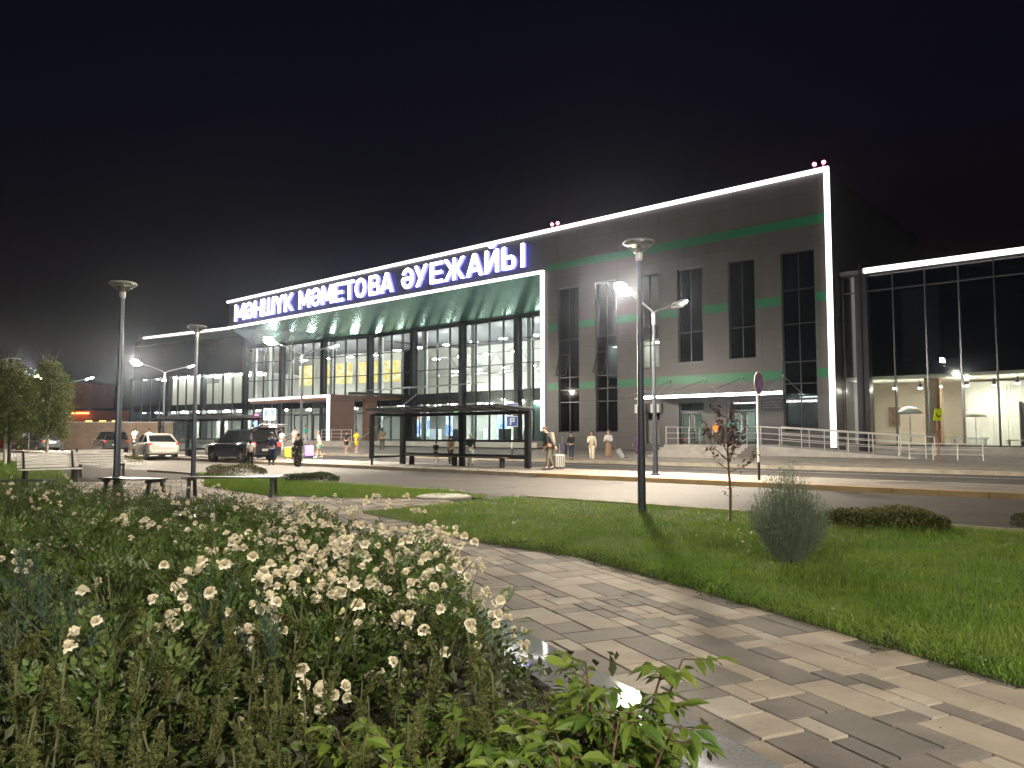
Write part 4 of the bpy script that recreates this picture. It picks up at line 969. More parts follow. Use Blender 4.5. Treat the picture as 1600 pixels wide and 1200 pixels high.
    if hatch:
        g = MB().hexa([(0,-.72,-.02),(-1.0,-.74,.0),(-1.0,.74,.0),(0,.72,-.02)], [(0,-.70,.05),(-.98,-.70,.07),(-.98,.70,.07),(0,.70,.05)]).build('tailgate', m, t, bevel=.02)
        g.location = (T0-.02, 0, zr-.02); g.rotation_euler = (0, R(13), 0)
        MB().hexa([(-.08,-.55,-.045),(-.62,-.58,-.03),(-.62,.58,-.03),(-.08,.55,-.045)],[(-.08,-.55,-.026),(-.62,-.58,-.012),(-.62,.58,-.012),(-.08,.55,-.026)]).build('tailgate_glass', M_CGL, g)
        MB().hexa([(-.64,-.60,-.03),(-.95,-.60,-.02),(-.95,.60,-.02),(-.64,.60,-.03)],[(-.64,-.60,-.012),(-.95,-.60,-.004),(-.95,.60,-.004),(-.64,.60,-.012)]).build('inner_trim', mat('grey_trim', (.35,.35,.36), .6), g)
        for q in (-.12,.12): MB().box(-.86,-.78,q-.05,q+.05,-.04,-.031).build('tailgate_lamp', emit('boot_lamp', (1,.97,.9), 30), g)
        bt = MB().box(-2.06,-1.2,-.7,.7,.62,.66).build('boot_floor', mat('boot_carpet', (.05,.05,.055), .9), t)
        for q in (-1,1): MB().bar((T0-.1,q*.66,zr-.12),(T0-.55,q*.70,zr+.02),.02,.02).build('gas_strut', M_STEEL, t)
    return t
cp = at(233, 719); car((cp.x-.6, cp.y+1.9, 0), R(128), 'white sedan parked on the road seen from behind', paint('car_white', (.72,.70,.68)), tail=False)
cp = at(398, 724); car((cp.x-1.2, cp.y+1.6, 0), R(141), 'dark blue SUV with raised tailgate and red tail lamps at the kerb', paint('car_navy', (.008,.012,.024)), True, True)
cp = at(172, 708); car((cp.x, cp.y, 0), R(128), 'black hatchback partly hidden behind the white sedan and a lamp pole', paint('car_black', (.012,.012,.013)), True, tail=False)
cp = at(58, 706); car((cp.x, cp.y, 0), R(150), 'dark car parked behind the birch trunk', paint('car_graphite', (.03,.034,.036)), False, tail=False)
cp = at(12, 703); car((cp.x, cp.y, 0), R(150), 'dark red car at the left edge behind the birch leaves', paint('car_red', (.22,.02,.02)), True, tail=False)

# ------------------------------------------------------------------ far left: orange building and brick boundary wall
t = thing('orange_building', 'distant low orange lit building with two glowing windows beyond the birch', 'building', (-70, 122, 0), 0)
M_OR = mat('orange_render', (.32,.08,.03), .8, 0, .15, .6)
MB().box(-14,12,0,9,0,5.2).build('wall', M_OR, t); MB().box(-14.5,12.5,-.4,9.5,5.2,5.5).build('roof', M_DARK, t)
MB().box(-3,2.6,.5,8,5.5,9.6).build('upper_wall', M_OR, t)
for k, c in enumerate((2.2,4.4,6.4,9.2)):
    wn = MB().box(c,c+1.4,-.08,-.02,2.2,3.8).build('window', M_DARK, t)
    MB().box(c+.15,c+1.25,-.10,-.085,2.35,3.65).build('pane', emit('far_window', (1,.42,.1), 1.6) if k < 3 else emit('far_window_blue', (.5,.8,1), 1.2), wn)
MB().box(-3,3,-.6,-.3,4.7,4.85).build('facade_lamp', emit('orange_lamp', (1,.35,.08), 4), t)
t = thing('boundary_wall', 'low brown panel wall running behind the distant parked cars', 'wall', (-36.5, 72, 0), R(-6))
MB().box(-26,5,0,.3,0,2.5).build('wall_panel', panelmat('brown_brick_wall', (.20,.14,.10), .5, .2, .9, 0, .02, (.12,.10,.08), .15, .5), t)
MB().box(-26.1,5.1,-.05,.35,2.5,2.6).build('coping', M_CONC, t)

# ------------------------------------------------------------------ people
M_SKIN = mat('skin', (.42,.25,.17), .5, 0, .06); M_HAIR = mat('dark_hair', (.018,.013,.010), .6); M_HAIR2 = mat('brown_hair', (.07,.04,.022), .6)
def cloth(n, c): return mat('cloth_'+n, c, .85, 0, .14, 9, .2, 40)
def skin(name, V, E, Rr, m, parent, root=0, sub=1):
    me = bpy.data.meshes.new(name); me.from_pydata([tuple(v) for v in V], E, []); o = link(name, me, m, parent)
    o.modifiers.new('skin','SKIN').use_smooth_shade = True
    lay = me.skin_vertices[0] if len(me.skin_vertices) else None
    for i, r in enumerate(Rr):
        lay.data[i].radius = r if isinstance(r, tuple) else (r, r); lay.data[i].use_root = (i == root)
    s = o.modifiers.new('sub','SUBSURF'); s.levels = sub; s.render_levels = sub
    return o
ARM = {'down': ((.05,.02,-.29),(.01,-.06,-.25)), 'fold': ((.05,-.04,-.28),(-.15,-.19,.05)), 'push': ((.04,-.12,-.26),(-.02,-.21,-.10)),
       'back': ((.06,.10,-.27),(.02,.13,-.21)), 'up': ((.05,-.20,-.06),(-.02,-.16,.20)), 'hip': ((.14,.03,-.25),(-.12,-.10,-.17)), 'out': ((.12,-.06,-.26),(.06,-.16,-.16))}
def person(p, h, face, label, top, bottom, arms=('down','down'), stride=.0, lean=0.0, hair=M_HAIR, longhair=False, sleeve='short', kind='trousers', pack=None, hat=None, sit=False, bend=0.0, hem=.35):
    """face: direction the person looks, degrees in the world's plane; local front is -y"""
    t = thing('person', label, 'person', p, R(face+90)); s = h/1.74; t.scale = (s,s,s)
    hipz = .47 if sit else .92
    def up(y, z): return (y - math.sin(R(lean))*(z-.92) , hipz + (z-.92)*math.cos(R(lean)))
    sy = []
    V = []; E = []; Q = []
    def v(x, y, z, r): V.append(Vector((x,y,z))); Q.append(r); return len(V)-1
    def e(a, b): E.append((a,b))
    pel = v(0,0,hipz+.02,(.135,.10)); y,z = up(0,1.14); wa = v(0,y,z,(.125,.095)); y,z = up(0,1.34); ch = v(0,y,z,(.15,.105)); y,z = up(0,1.46); nb = v(0,y,z,(.06,.058))
    y,z = up(-.01,1.53); nk = v(0,y-.01,z,.052); hy, hz = up(-.02,1.60); hy -= bend*.08; hz -= bend*.03
    jaw = v(0,hy-.015,hz,(.062,.072)); hd = v(0,hy,hz+.07,(.076,.090)); tp = v(0,hy+.005,hz+.125,(.055,.062))
    for a, b in ((pel,wa),(wa,ch),(ch,nb),(nb,nk),(nk,jaw),(jaw,hd),(hd,tp)): e(a,b)
    nose = v(0,hy-.098,hz+.035,.012); e(hd,nose)
    for q in (-1,1):
        er = v(q*.085,hy+.01,hz+.05,(.012,.02)); e(hd,er)
    AR = []
    for q, nm in ((-1,arms[0]),(1,arms[1])):
        y,z = up(.0,1.41); sh = v(q*.175,y,z,.056); e(ch,sh); a, b = ARM[nm]
        el = v(q*(.175+a[0]),y+a[1],z+a[2],.042); wr = v(q*(.175+a[0]+b[0]),y+a[1]+b[1],z+a[2]+b[2],.028); e(sh,el); e(el,wr)
        fd = (V[wr]-V[el]).normalized(); pm = v(*(V[wr]+fd*.065),(.038,.020)); e(wr,pm)
        sd = Vector((0,1,0)) if abs(fd.y) < .7 else Vector((1,0,0)); sd = (sd-fd*sd.dot(fd)).normalized(); cu = fd.cross(sd)*(-q)
        for k in range(4):
            f1 = v(*(V[pm]+fd*(.05)+sd*(.026-.0175*k)),.0085); f2 = v(*(V[f1]+fd*(.035-.004*abs(k-1))+cu*.014),.0075); e(pm,f1); e(f1,f2)
        th = v(*(V[wr]+fd*.045+sd*.045),.0095); th2 = v(*(V[th]+fd*.035+cu*.012),.008); e(wr,th); e(th,th2)
        AR.append((sh,el,wr))
    LG = []
    for q in (-1,1):
        st = stride*q
        if sit: hp = v(q*.09,-.02,hipz,.085); kn = v(q*.11,-.43,hipz+.03,.062); an = v(q*.11,-.40,.09,.042); to = v(q*.12,-.56,.035,(.04,.03))
        else: hp = v(q*.088,0,.86,.088); kn = v(q*.095,-.24*st-.02,.49,.060); an = v(q*.10,-.5*st+.02+(.04 if st<0 else 0),.085+(.03 if st<0 else 0),.040); to = v(q*.11,-.5*st-.13,.035,(.042,.028))
        e(pel,hp); e(hp,kn); e(kn,an); e(an,to); LG.append((hp,kn,an,to))
    skin('body', V, E, Q, M_SKIN, t, pel)
    # garments grow over the same joints
    def grow(name, ids, eds, add, m, cut=None, root=0):
        vv = []; qq = []; mp = {}
        for i in ids:
            mp[i] = len(vv); vv.append(V[i]); r = Q[i]; r = r if isinstance(r, tuple) else (r,r); qq.append((r[0]+add, r[1]+add))
        ee = [(mp[a],mp[b]) for a, b in eds if a in mp and b in mp]
        if cut:
            for par, tgt, f, r in cut:
                vv.append(V[par].lerp(V[tgt], f)); qq.append((r,r)); ee.append((mp[par],len(vv)-1))
        return skin(name, vv, ee, qq, m, t, root)
    sl = .75 if sleeve == 'short' else None
    ids = [pel,wa,ch,nb]+[a[0] for a in AR]; cut = []
    if sleeve == 'long':
        ids += [a[1] for a in AR]; cut = [(a[1],a[2],.93,.043) for a in AR]
    elif sleeve == 'short': cut = [(a[0],a[1],.8,.062) for a in AR]
    grow('shirt', ids, E, .02, top, cut)
    if kind == 'trousers':
        grow('trousers', [pel]+[i for l in LG for i in l[:2]], E, .017, bottom, [(l[1],l[2],.95,.062) for l in LG])
    elif kind == 'shorts':
        grow('shorts', [pel]+[l[0] for l in LG], E, .02, bottom, [(l[0],l[1],.75,.085) for l in LG])
    else:
        d = MB(); yw, zw = V[wa].y, V[wa].z-.02
        d.lathe([(.13,zw),(.165,hipz-.02),(.19,(hipz+hem)/2),(.22 if kind == 'dress' else .20,hem),(.20,hem)], 16, (0,yw*.5,0), 1, .78); d.build('skirt', bottom, t, smooth=True)
    for l in LG:
        a, b = V[l[2]], V[l[3]]; sh = MB().ball(((a.x+b.x)/2,(a.y+b.y)/2-.01,min(a.z,b.z)+.015), (.052,.15,.05), 10, 6); sh.build('shoe', M_WHITE if kind == 'shorts' else M_BLACK, t, smooth=True)
    hc = MB().ball((0,hy+.016,hz+.092), (.088,.098,.088), 12, 8)
    if longhair: hc.ball((0,hy+.06,hz-.04), (.085,.055,.16), 10, 7)
    hc.build('hair' if hat is None else 'headscarf', hat or hair, t, smooth=True)
    ey = MB()
    for q in (-1,1): ey.ball((q*.03,hy-.078,hz+.062), (.010,.007,.007), 8, 5)
    ey.build('eyes', M_BLACK, t)
    MB().ball((0,hy-.083,hz+.0), (.024,.008,.007), 8, 5).build('mouth', mat('lips', (.30,.10,.09), .5), t)
    if pack is not None:
        b = MB().box(-.16,.16,.0,.16,-.24,.24).build('backpack', pack, t, bevel=.05); y, z = up(.10,1.25); b.location = (0,y,z); b.rotation_euler = (R(lean),0,0)
    return t
def suitcase(p, rz, label, m, h=.62, tilt=0.0, wd=.42):
    t = thing('suitcase', label, 'suitcase', p, R(rz)); t.rotation_euler = (R(tilt),0,R(rz))
    MB().box(-wd/2,wd/2,-.13,.13,.06,h).build('shell', m, t, bevel=.05)
    for k in range(4): MB().box(-wd/2+.06+k*.09,-wd/2+.08+k*.09,-.138,-.128,.12,h-.06).build('rib', M_DARK, t)
    hd = MB()
    hd.tube([(-.1,.09,h-.02),(-.1,.09,h+.36),(.1,.09,h+.36),(.1,.09,h-.02)], .012, 6).build('handle', M_GALV, t)
    for x in (-wd/2+.06, wd/2-.06):
        for y in (-.09,.09): MB().ball((x,y,.03), .03, 8, 6).build('wheel', M_RUBBER, t)
    return t
C = {k: cloth(k, v) for k, v in dict(black=(.012,.012,.014), charcoal=(.05,.052,.06), navy=(.012,.02,.055), white=(.72,.70,.66), cream=(.66,.60,.48), grey=(.30,.30,.31), yellow=(.75,.52,.02),
     olive=(.07,.06,.04), brown=(.24,.15,.10), blue=(.04,.09,.42), purple=(.16,.05,.20), teal=(.03,.36,.36), mint=(.20,.62,.50), orange=(.75,.26,.03), pale=(.52,.50,.52), lime=(.45,.60,.03), khaki=(.20,.17,.12)).items()}
def striped(n, a, b, sc):
    m = cloth(n, (1,1,1)); nt = m.node_tree; w_ = node(nt,'ShaderNodeTexWave', bands_direction='Z'); w_.inputs['Scale'].default_value = sc
    tc = [q for q in nt.nodes if q.type == 'TEX_COORD'][0]; nt.links.new(tc.outputs['Object'], w_.inputs['Vector'])
    r = node(nt,'ShaderNodeValToRGB'); r.color_ramp.interpolation = 'CONSTANT'; r.color_ramp.elements[0].color = (*a,1); r.color_ramp.elements[1].color = (*b,1); r.color_ramp.elements[1].position = .5
    nt.links.new(w_.outputs[0], r.inputs[0]); mx = [q for q in nt.nodes if q.type == 'MIX'][0]; nt.links.new(r.outputs[0], mx.inputs[6]); return m
def dotted(n, a, b, sc):
    m = cloth(n, (1,1,1)); nt = m.node_tree; v_ = node(nt,'ShaderNodeTexVoronoi'); v_.inputs['Scale'].default_value = sc
    tc = [q for q in nt.nodes if q.type == 'TEX_COORD'][0]; nt.links.new(tc.outputs['Object'], v_.inputs['Vector'])
    r = node(nt,'ShaderNodeValToRGB'); r.color_ramp.interpolation = 'CONSTANT'; r.color_ramp.elements[0].color = (*b,1); r.color_ramp.elements[1].color = (*a,1); r.color_ramp.elements[1].position = .22
    nt.links.new(v_.outputs[0], r.inputs[0]); mx = [q for q in nt.nodes if q.type == 'MIX'][0]; nt.links.new(r.outputs[0], mx.inputs[6]); return m
M_STRIPE = striped('orange_stripe', (.72,.24,.10), (.75,.60,.36), 2.6); M_DOT = dotted('black_dotted', (.012,.012,.014), (.7,.7,.68), 16); M_PATT = dotted('brown_pattern', (.22,.13,.09), (.42,.30,.22), 30)
IS, PV = .131, .16
def px(x, y, z): return at(x, y, z)
def hh(x, yt, yb, z):         # height of a figure from its pixels
    p = at(x, yb, z); d = ray(x, yt); return EYE + d.z*(p.y/d.y) - z
def P_(x, yt, yb, z, face, label, *a, **k): return person(at(x, yb, z), max(.9, hh(x, yt, yb, z)), face, label, *a, **k)
P_(858, 666, 734, IS, 205, 'stooping man in dark clothes on the island right of the shelter', C['charcoal'], C['olive'], ('down','back'), .35, 10, M_HAIR2, sleeve='long', pack=C['khaki'], bend=1)
suitcase(at(869, 733, IS)+Vector((.1,.15,0)), 30, 'grey upright suitcase pulled by the stooping man on the island', mat('case_grey', (.20,.19,.17), .5), .55)
P_(893, 676, 718, PV, 250, 'person in a black vest over pale sleeves pushing a case on the pavement', C['black'], C['navy'], ('push','push'), .1, 6, hat=C['black'], sleeve='long')
suitcase(at(881, 713, PV), 70, 'dark case with a pale top pushed by the person in the black vest', mat('case_violet', (.06,.05,.09), .5), .75)
P_(925, 674, 722, 0, 255, 'woman in a loose white outfit walking across the inner road', C['cream'], C['cream'], ('fold','down'), .4, 0, M_HAIR2, sleeve='long')
P_(951, 672, 721, 0, 240, 'person in a grey top with a blue wrap over a brown patterned skirt', C['pale'], M_PATT, ('fold','fold'), .1, 0, M_HAIR2, sleeve='long', kind='skirt', hem=.08, pack=C['blue'])
suitcase(at(977, 717, PV), 60, 'grey wheeled suitcase tipped over behind the woman in purple', mat('case_silver', (.32,.31,.33), .4), .6, -38)
P_(997, 677, 714, PV, 20, 'woman in a long purple dress half hidden behind the lamp pole', C['purple'], C['purple'], ('down','back'), .1, 0, longhair=True, sleeve='long', kind='dress', hem=.06)
P_(557, 672, 708, PV, 60, 'person in a bright yellow shirt seen from behind on the pavement', C['yellow'], C['yellow'], ('hip','hip'), .05, 0, M_HAIR2, kind='shorts')
P_(541, 673, 708, PV, 60, 'person in black beside the yellow shirted person', C['black'], C['black'], ('down','down'), .1, 0, kind='shorts')
P_(597, 668, 706, PV, 100, 'slim person in grey standing left of the shelter glass', C['khaki'], C['olive'], ('fold','down'), .05, 0, longhair=True)
P_(465, 678, 729, .0, 70, 'woman in a long black dotted dress and scarf on the road edge', C['black'], M_DOT, ('fold','down'), .1, 4, hat=C['black'], sleeve='long', kind='dress', hem=.05)
P_(459, 692, 727, .0, 70, 'child in black beside the woman in the dotted dress', C['black'], C['black'], ('down','down'), .1, 0, kind='shorts')
P_(424, 676, 727, .0, 115, 'man in dark navy loading the open boot of the SUV', C['navy'], C['navy'], ('push','push'), .05, 6, sleeve='long')
P_(391, 686, 730, .0, 110, 'woman with dark hair in a white top and black trousers beside the SUV', C['white'], C['black'], ('down','down'), .1, 0, longhair=True)
P_(498, 674, 716, PV, 200, 'person in an orange striped top and mint shorts by the portal steps', M_STRIPE, C['mint'], ('back','down'), .35, 4, M_HAIR2, kind='shorts', sleeve='long')
suitcase(at(483, 716, PV), 20, 'purple suitcase tipped beside the orange striped person', mat('case_purple', (.13,.07,.30), .45), .68, -20, .5)
suitcase(at(451, 717, PV), 10, 'yellow green suitcase standing behind the dark SUV', mat('case_lime', (.42,.50,.05), .45), .6)
pt = W(U(478,38.2), 38.2, .5); person(pt, 1.7, 60, 'person in a teal shirt on the steps under the brown portal', C['teal'], C['pale'], ('down','up'), .2, 0, M_HAIR2)
P_(460, 668, 706, PV, 75, 'person in pale pink by the portal entrance', cloth('pink', (.62,.42,.38)), C['pale'], ('down','down'), .1, 0, M_HAIR2, kind='shorts')
P_(735, 678, 727, IS, 95, 'person in a black jacket and white trousers waiting in the shelter', C['black'], C['white'], ('down','fold'), .25, 6, hat=C['white'], sleeve='long')
P_(704, 682, 725, IS, 70, 'person in dark brown seen through the middle of the shelter', C['brown'], C['olive'], ('down','down'), .1, 0)
P_(681, 690, 724, IS, 100, 'short person in black with a bag seen through the shelter glass', C['black'], C['black'], ('fold','down'), .1, 0, kind='shorts')
P_(136, 668, 700, 0, 250, 'person in a white T-shirt and tan shorts walking far left', C['white'], C['khaki'], ('down','out'), .3, 0, M_HAIR2, kind='shorts')
P_(165, 668, 700, 0, 250, 'person in pale pink standing behind the black hatchback', cloth('pink', (.62,.42,.38)), C['olive'], ('down','down'), .1, 0)
P_(210, 668, 706, 0, 110, 'person in a white shirt bending over behind the white sedan', C['pale'], C['black'], ('push','push'), .1, 14)
P_(232, 670, 706, 0, 100, 'person in grey behind the right side of the white sedan', C['grey'], C['black'], ('out','push'), .1, 6)
P_(250, 666, 705, 0, 110, 'person in a brown top right of the white sedan roof', C['brown'], C['black'], ('up','down'), .1, 6)
pt = W(U(1118,39.5), 39.5, PZ); person(pt, 1.25, 250, 'child in an orange top on the landing behind the purple leaved sapling', C['orange'], C['olive'], ('down','down'), .05, 0)
pt = W(U(1143,39.8), 39.8, PZ); person(pt, 1.45, 240, 'person in a teal top bending near the right side door', C['teal'], C['navy'], ('fold','down'), .1, 20)
P_(440, 672, 706, PV, 90, 'person in pale clothes standing behind the raised tailgate', C['pale'], C['pale'], ('down','down'), .05, 0, M_HAIR2)
P_(355, 672, 706, PV, 85, 'person in yellow green by the far bus shelter', C['lime'], C['grey'], ('down','down'), .05, 0, M_HAIR2)
# ================================================================== planting
def unit(a): return a/np.linalg.norm(a, axis=-1, keepdims=True)
# ------------------------------------------------------------------ lawns
def wp(u, D): p = W(u, D); return (p.x, p.y)
lawn_right = [wp(-11.3,13.0), wp(24,13.0), wp(24,-6), QR(4.29,-2.5), QR(4.29,0), QR(4.29,2), QR(4.29,4.5), QR(4.28,6.4), (.73,8.8), (-.2,9.75), (-.69,10.3), (-1.65,12.35), (-2.78,13.9), (-1.5,15.2)]
lawn_mid = [(-.5,16.95), (-2.0,16.9), (-3.7,16.9), (-5.6,17.6), (-8.2,20.6), (-9.6,24.2), (-11.2,27.4), wp(-13.5,13.0)]
lawn_left = [(-12.0,20.6), (-13.2,23.5), (-17.2,29.3), (-23.5,37.2), (-31,44), (-42,46), (-27,29), (-15.6,19.4)]
M_SOILG = mat('lawn_soil', (.045,.05,.018), .95, 0, .3, 3)
for i, pl_ in enumerate((lawn_right, lawn_mid, lawn_left)):
    struct(MB().sheet(pl_, .016).build('lawn', M_SOILG))
M_GRASS = leafmat('grass_blades', (.075,.165,.012), (.145,.260,.028), .42, .5, .5, .9, (.20,.25,.04))
def grass(poly, dens, hgt, wd, seed, ymax=60):
    g = np.random.default_rng(seed); P = np.array(poly); x0, y0 = P.min(0); x1, y1 = P.max(0); y1 = min(y1, ymax)
    n = int((x1-x0)*(y1-y0)*dens(2.0)); n = min(n, 3_000_000)
    x = g.uniform(x0,x1,n); y = g.uniform(y0,y1,n)
    dmax = dens(2.0); keep = (g.uniform(0,1,n) < np.vectorize(dens)(np.maximum(y,2.0))/dmax) & (np.abs(x) < .72*y+.6) & (y > 1.5)
    x, y = x[keep], y[keep]; k = inpoly(x, y, poly); x, y = x[k], y[k]; n = len(x)
    cl = np.sin(x*2.3+np.sin(y*1.7)*1.5)*np.sin(y*2.9+1.3*np.sin(x*1.1)); cl2 = np.sin(x*7.1+y*3.3)*np.sin(y*8.3-x*2.2)
    h = hgt*(1+.28*cl+.22*cl2)*g.uniform(.55,1.35,n); w_ = wd*(1+.05*y)*g.uniform(.7,1.3,n)
    a = g.uniform(0,2*np.pi,n); S = np.stack([np.cos(a),np.sin(a),0*a],1); b = g.uniform(0,2*np.pi,n); ln = g.uniform(.1,.75,n)
    Dv = np.stack([np.cos(b)*ln,np.sin(b)*ln,np.ones(n)],1); B = np.stack([x,y,np.full(n,.012)],1)
    m = B + Dv*(h*.55)[:,None]; t = B + np.stack([np.cos(b)*ln*1.9,np.sin(b)*ln*1.9,np.ones(n)*.92],1)*h[:,None]
    V = np.stack([B-S*w_[:,None]/2, B+S*w_[:,None]/2, m+S*w_[:,None]*.42, m-S*w_[:,None]*.42, t], 1).reshape(-1,3)
    i = np.arange(n)[:,None]*5; Fq = np.concatenate([i+np.array([[0,1,2]]), i+np.array([[0,2,3]]), i+np.array([[3,2,4]])], 1).reshape(-1,3)
    return npmesh('grass', V, Fq)
dens = lambda y: 3600 if y < 6.5 else max(420, 3600*(6.5/y)**1.7)
for i, (pl_, d_, h_) in enumerate(((lawn_right, dens, .072), (lawn_mid, lambda y: 900, .10), (lawn_left, lambda y: 160, .13))):
    tag(link('grass', grass(pl_, d_, h_, .0042, 5+i), M_GRASS), ['uneven green lawn between the paved path and the road at right', 'narrow green grass strip between the rose bed and the road', 'grass behind the white benches at far left'][i], 'grass', None, 'stuff')
# pale kerb stones of the lawn edge on the road side
kb = MB(); k = -30.0
while k < 24: 
    if k > -11.3 or k < -13.8: kb.box(k, k+.98, 13.02, 13.14, -.02, .06)
    k += 1.0
o = struct(kb.build('lawn_kerb', M_KERB, bevel=.01)); o.rotation_euler = (0,0,BA)
t = thing('manhole_cover', 'round pale manhole cover at the end of the grass strip', 'manhole cover', (at(694,777,.02).x, at(694,777,.02).y, 0))
MB().lathe([(.62,.0),(.62,.05),(.56,.06)], 28).build('rim', M_CONC, t); MB().lathe([(.55,.052),(.55,.066)], 28).build('lid', mat('pale_lid', (.42,.42,.38), .7, 0, .2), t)

# ------------------------------------------------------------------ flower bed: soil, polished granite edging
edge = [(1.80,.55), (.89,2.57), (.09,4.4), (-.71,6.24), (-1.31,7.6), (-2.15,9.3), (-3.3,11.0), (-5,12.6), (-8,13.8), (-11.5,14.4)]
bed = edge + [(-14,14.4), (-9.5,9), (-3,.55)]
struct(MB().sheet(bed, .020).build('flower_bed_soil', mat('bed_soil', (.035,.027,.020), .95, 0, .3, 8, .4, 30)))
M_GRAN = mat('polished_granite', (.26,.26,.27), .045, 0, .2, 60, 0, 60, .6)
def zf(y):            # the edging falls gently away from the viewer, more steeply close by
    z = .045
    for k in range(60):
        a = .55+(6.6-.55)*k/60
        if a >= y: z += (6.6-.55)/60*(.0122 if a > 4.7 else .0122+.0095*min(1.6,4.7-a))
    return z
el_ = [Vector((*a,0)).lerp(Vector((*b,0)), k/14) for a, b in zip(edge[:-2], edge[1:-1]) for k in range(14)]
for k in range(3): el_ = [el_[0]]+[(el_[i-1]+el_[i]*2+el_[i+1])/4 for i in range(1,len(el_)-1)]+[el_[-1]]
gv = []; gf = []
for i, a in enumerate(el_):
    d = (el_[min(i+1,len(el_)-1)]-el_[max(i-1,0)]).normalized(); b = a+Vector((d.y,-d.x,0))*.37; z = zf(a.y)
    gv += [(a.x,a.y,0),(b.x,b.y,0),(b.x,b.y,z),(a.x,a.y,z)]
for i in range(len(el_)-1):
    for k in range(4): gf.append((i*4+k, i*4+(k+1)%4, i*4+4+(k+1)%4, i*4+4+k))
gm = MB(); gm.add(gv, gf); go = struct(gm.build('granite_edging', M_GRAN, smooth=True)); go.modifiers.new('edge','EDGE_SPLIT').split_angle = R(30)

# ------------------------------------------------------------------ roses
M_ROSEL = leafmat('rose_leaf', (.032,.075,.016), (.085,.140,.028), .3, .5, .45, 1.7, (.120,.130,.030))
M_STEM = mat('green_stem', (.07,.075,.03), .7, 0, .2)
M_PETAL = leafmat('rose_petal', (.81,.735,.565), (.85,.80,.67), .35, .6)
def rose_bloom(seed, openness):
    g = random.Random(seed); V = []; Fq = []
    for layer, (n, rr, tl, ln, wd) in enumerate(((6,.007,1.30*openness,.030,.034),(6,.005,.98*openness,.027,.031),(5,.004,.62*openness,.023,.026),(5,.002,.20*openness,.022,.024))):
        for k in range(n):
            a = 2*math.pi*(k+.5*layer)/n+g.uniform(-.25,.25); tl_ = tl*g.uniform(.82,1.15); w1 = wd*g.uniform(.85,1.15)
            o = len(V); ca, sa = math.cos(a), math.sin(a)
            for i, (f, ww) in enumerate(((0,.30),(.3,.80),(.62,1.05),(.86,.95),(1.0,.42))):
                ang = tl_*(.45+.75*f)+(.30*max(0,f-.6) if layer == 0 else -.25*f); r = rr+ln*f*math.sin(min(ang,1.8)); z = ln*f*math.cos(min(ang,1.8))+.005*layer
                for j in (-1,0,1):
                    cup = abs(j)*.005*f; V.append((ca*(r-cup)-sa*w1*ww*.5*j, sa*(r-cup)+ca*w1*ww*.5*j, z+cup*.9+g.uniform(-.001,.001)))
            for i in range(4):
                for j in range(2): q = o+i*3+j; Fq.append((q,q+1,q+4,q+3))
    me = npmesh('blossom', np.array(V), np.array(Fq)); me.materials.append(M_PETAL); me.polygons.foreach_set('use_smooth',[True]*len(me.polygons)); return me
BLOOM = [rose_bloom(s, o) for s, o in ((1,1.0),(2,.85),(3,1.15),(4,.6))]
M_BUD = leafmat('rose_bud', (.70,.60,.36), (.62,.60,.30), .2, .6)
bud = MB().ball((0,0,.008), (.010,.010,.017), 8, 6).build('tmpbud', M_BUD); BUD = bud.data; bpy.data.objects.remove(bud)
def rose_foliage(seed, n=2300, rad=.46, h=.66):
    g = np.random.default_rng(seed)
    # leaflets hang on compound leaves spread through the dome; most of them towards the outside
    k = n//5; d = unit(g.normal(0,1,(k,3))); d[:,2] = np.abs(d[:,2])*1.0-.12; r = g.uniform(.25,1,k)**.42
    lump = 1+.22*np.sin(d[:,0]*5+seed)*np.sin(d[:,1]*6-seed)+.12*np.sin(d[:,2]*9+seed)
    c = d*r[:,None]*lump[:,None]*np.array([rad,rad,h*.92]); c[:,2] = np.maximum(c[:,2], .04)+.06
    out = unit(d+g.normal(0,.5,d.shape)+np.array([0,0,.15])); A, S, N = frames(out)
    C = []; AA = []; SS = []; NN = []; LL = []
    for q, (fa, fs, ax) in enumerate(((.055,0,0),(.035,.022,.8),(.035,-.022,-.8),(.012,.020,1.0),(.012,-.020,-1.0))):
        C.append(c+A*fa+S*fs*.4); a2 = unit(A+S*ax*.9+g.normal(0,.16,A.shape)-np.array([0,0,.12])); AA.append(a2); s2 = unit(np.cross(N, a2)); SS.append(s2); NN.append(np.cross(a2, s2)*-1); LL.append(g.uniform(.028,.046,len(c)))
    L = np.concatenate(LL); V, Fq = leaf_quads(np.concatenate(C), np.concatenate(AA), np.concatenate(SS), np.concatenate(NN), L, L*.66, .12)
    me = npmesh('foliage', V, Fq); me.materials.append(M_ROSEL); return me
FOL = [rose_foliage(s) for s in range(5)]
def rose_stems(seed):
    g = random.Random(seed); b = MB()
    for k in range(11):
        a = g.uniform(0,6.28); r = g.uniform(.15,.42); h = g.uniform(.4,.68)
        b.tube([(.03*math.cos(a),.03*math.sin(a),0),(r*.45*math.cos(a),r*.45*math.sin(a),h*.6),(r*math.cos(a+.2),r*math.sin(a+.2),h)], [.007,.005,.003], 5)
    return b.build('tmps', M_STEM)
STM = []
for s in range(2): o = rose_stems(s); STM.append(o.data); bpy.data.objects.remove(o)
ROSE_N = 0
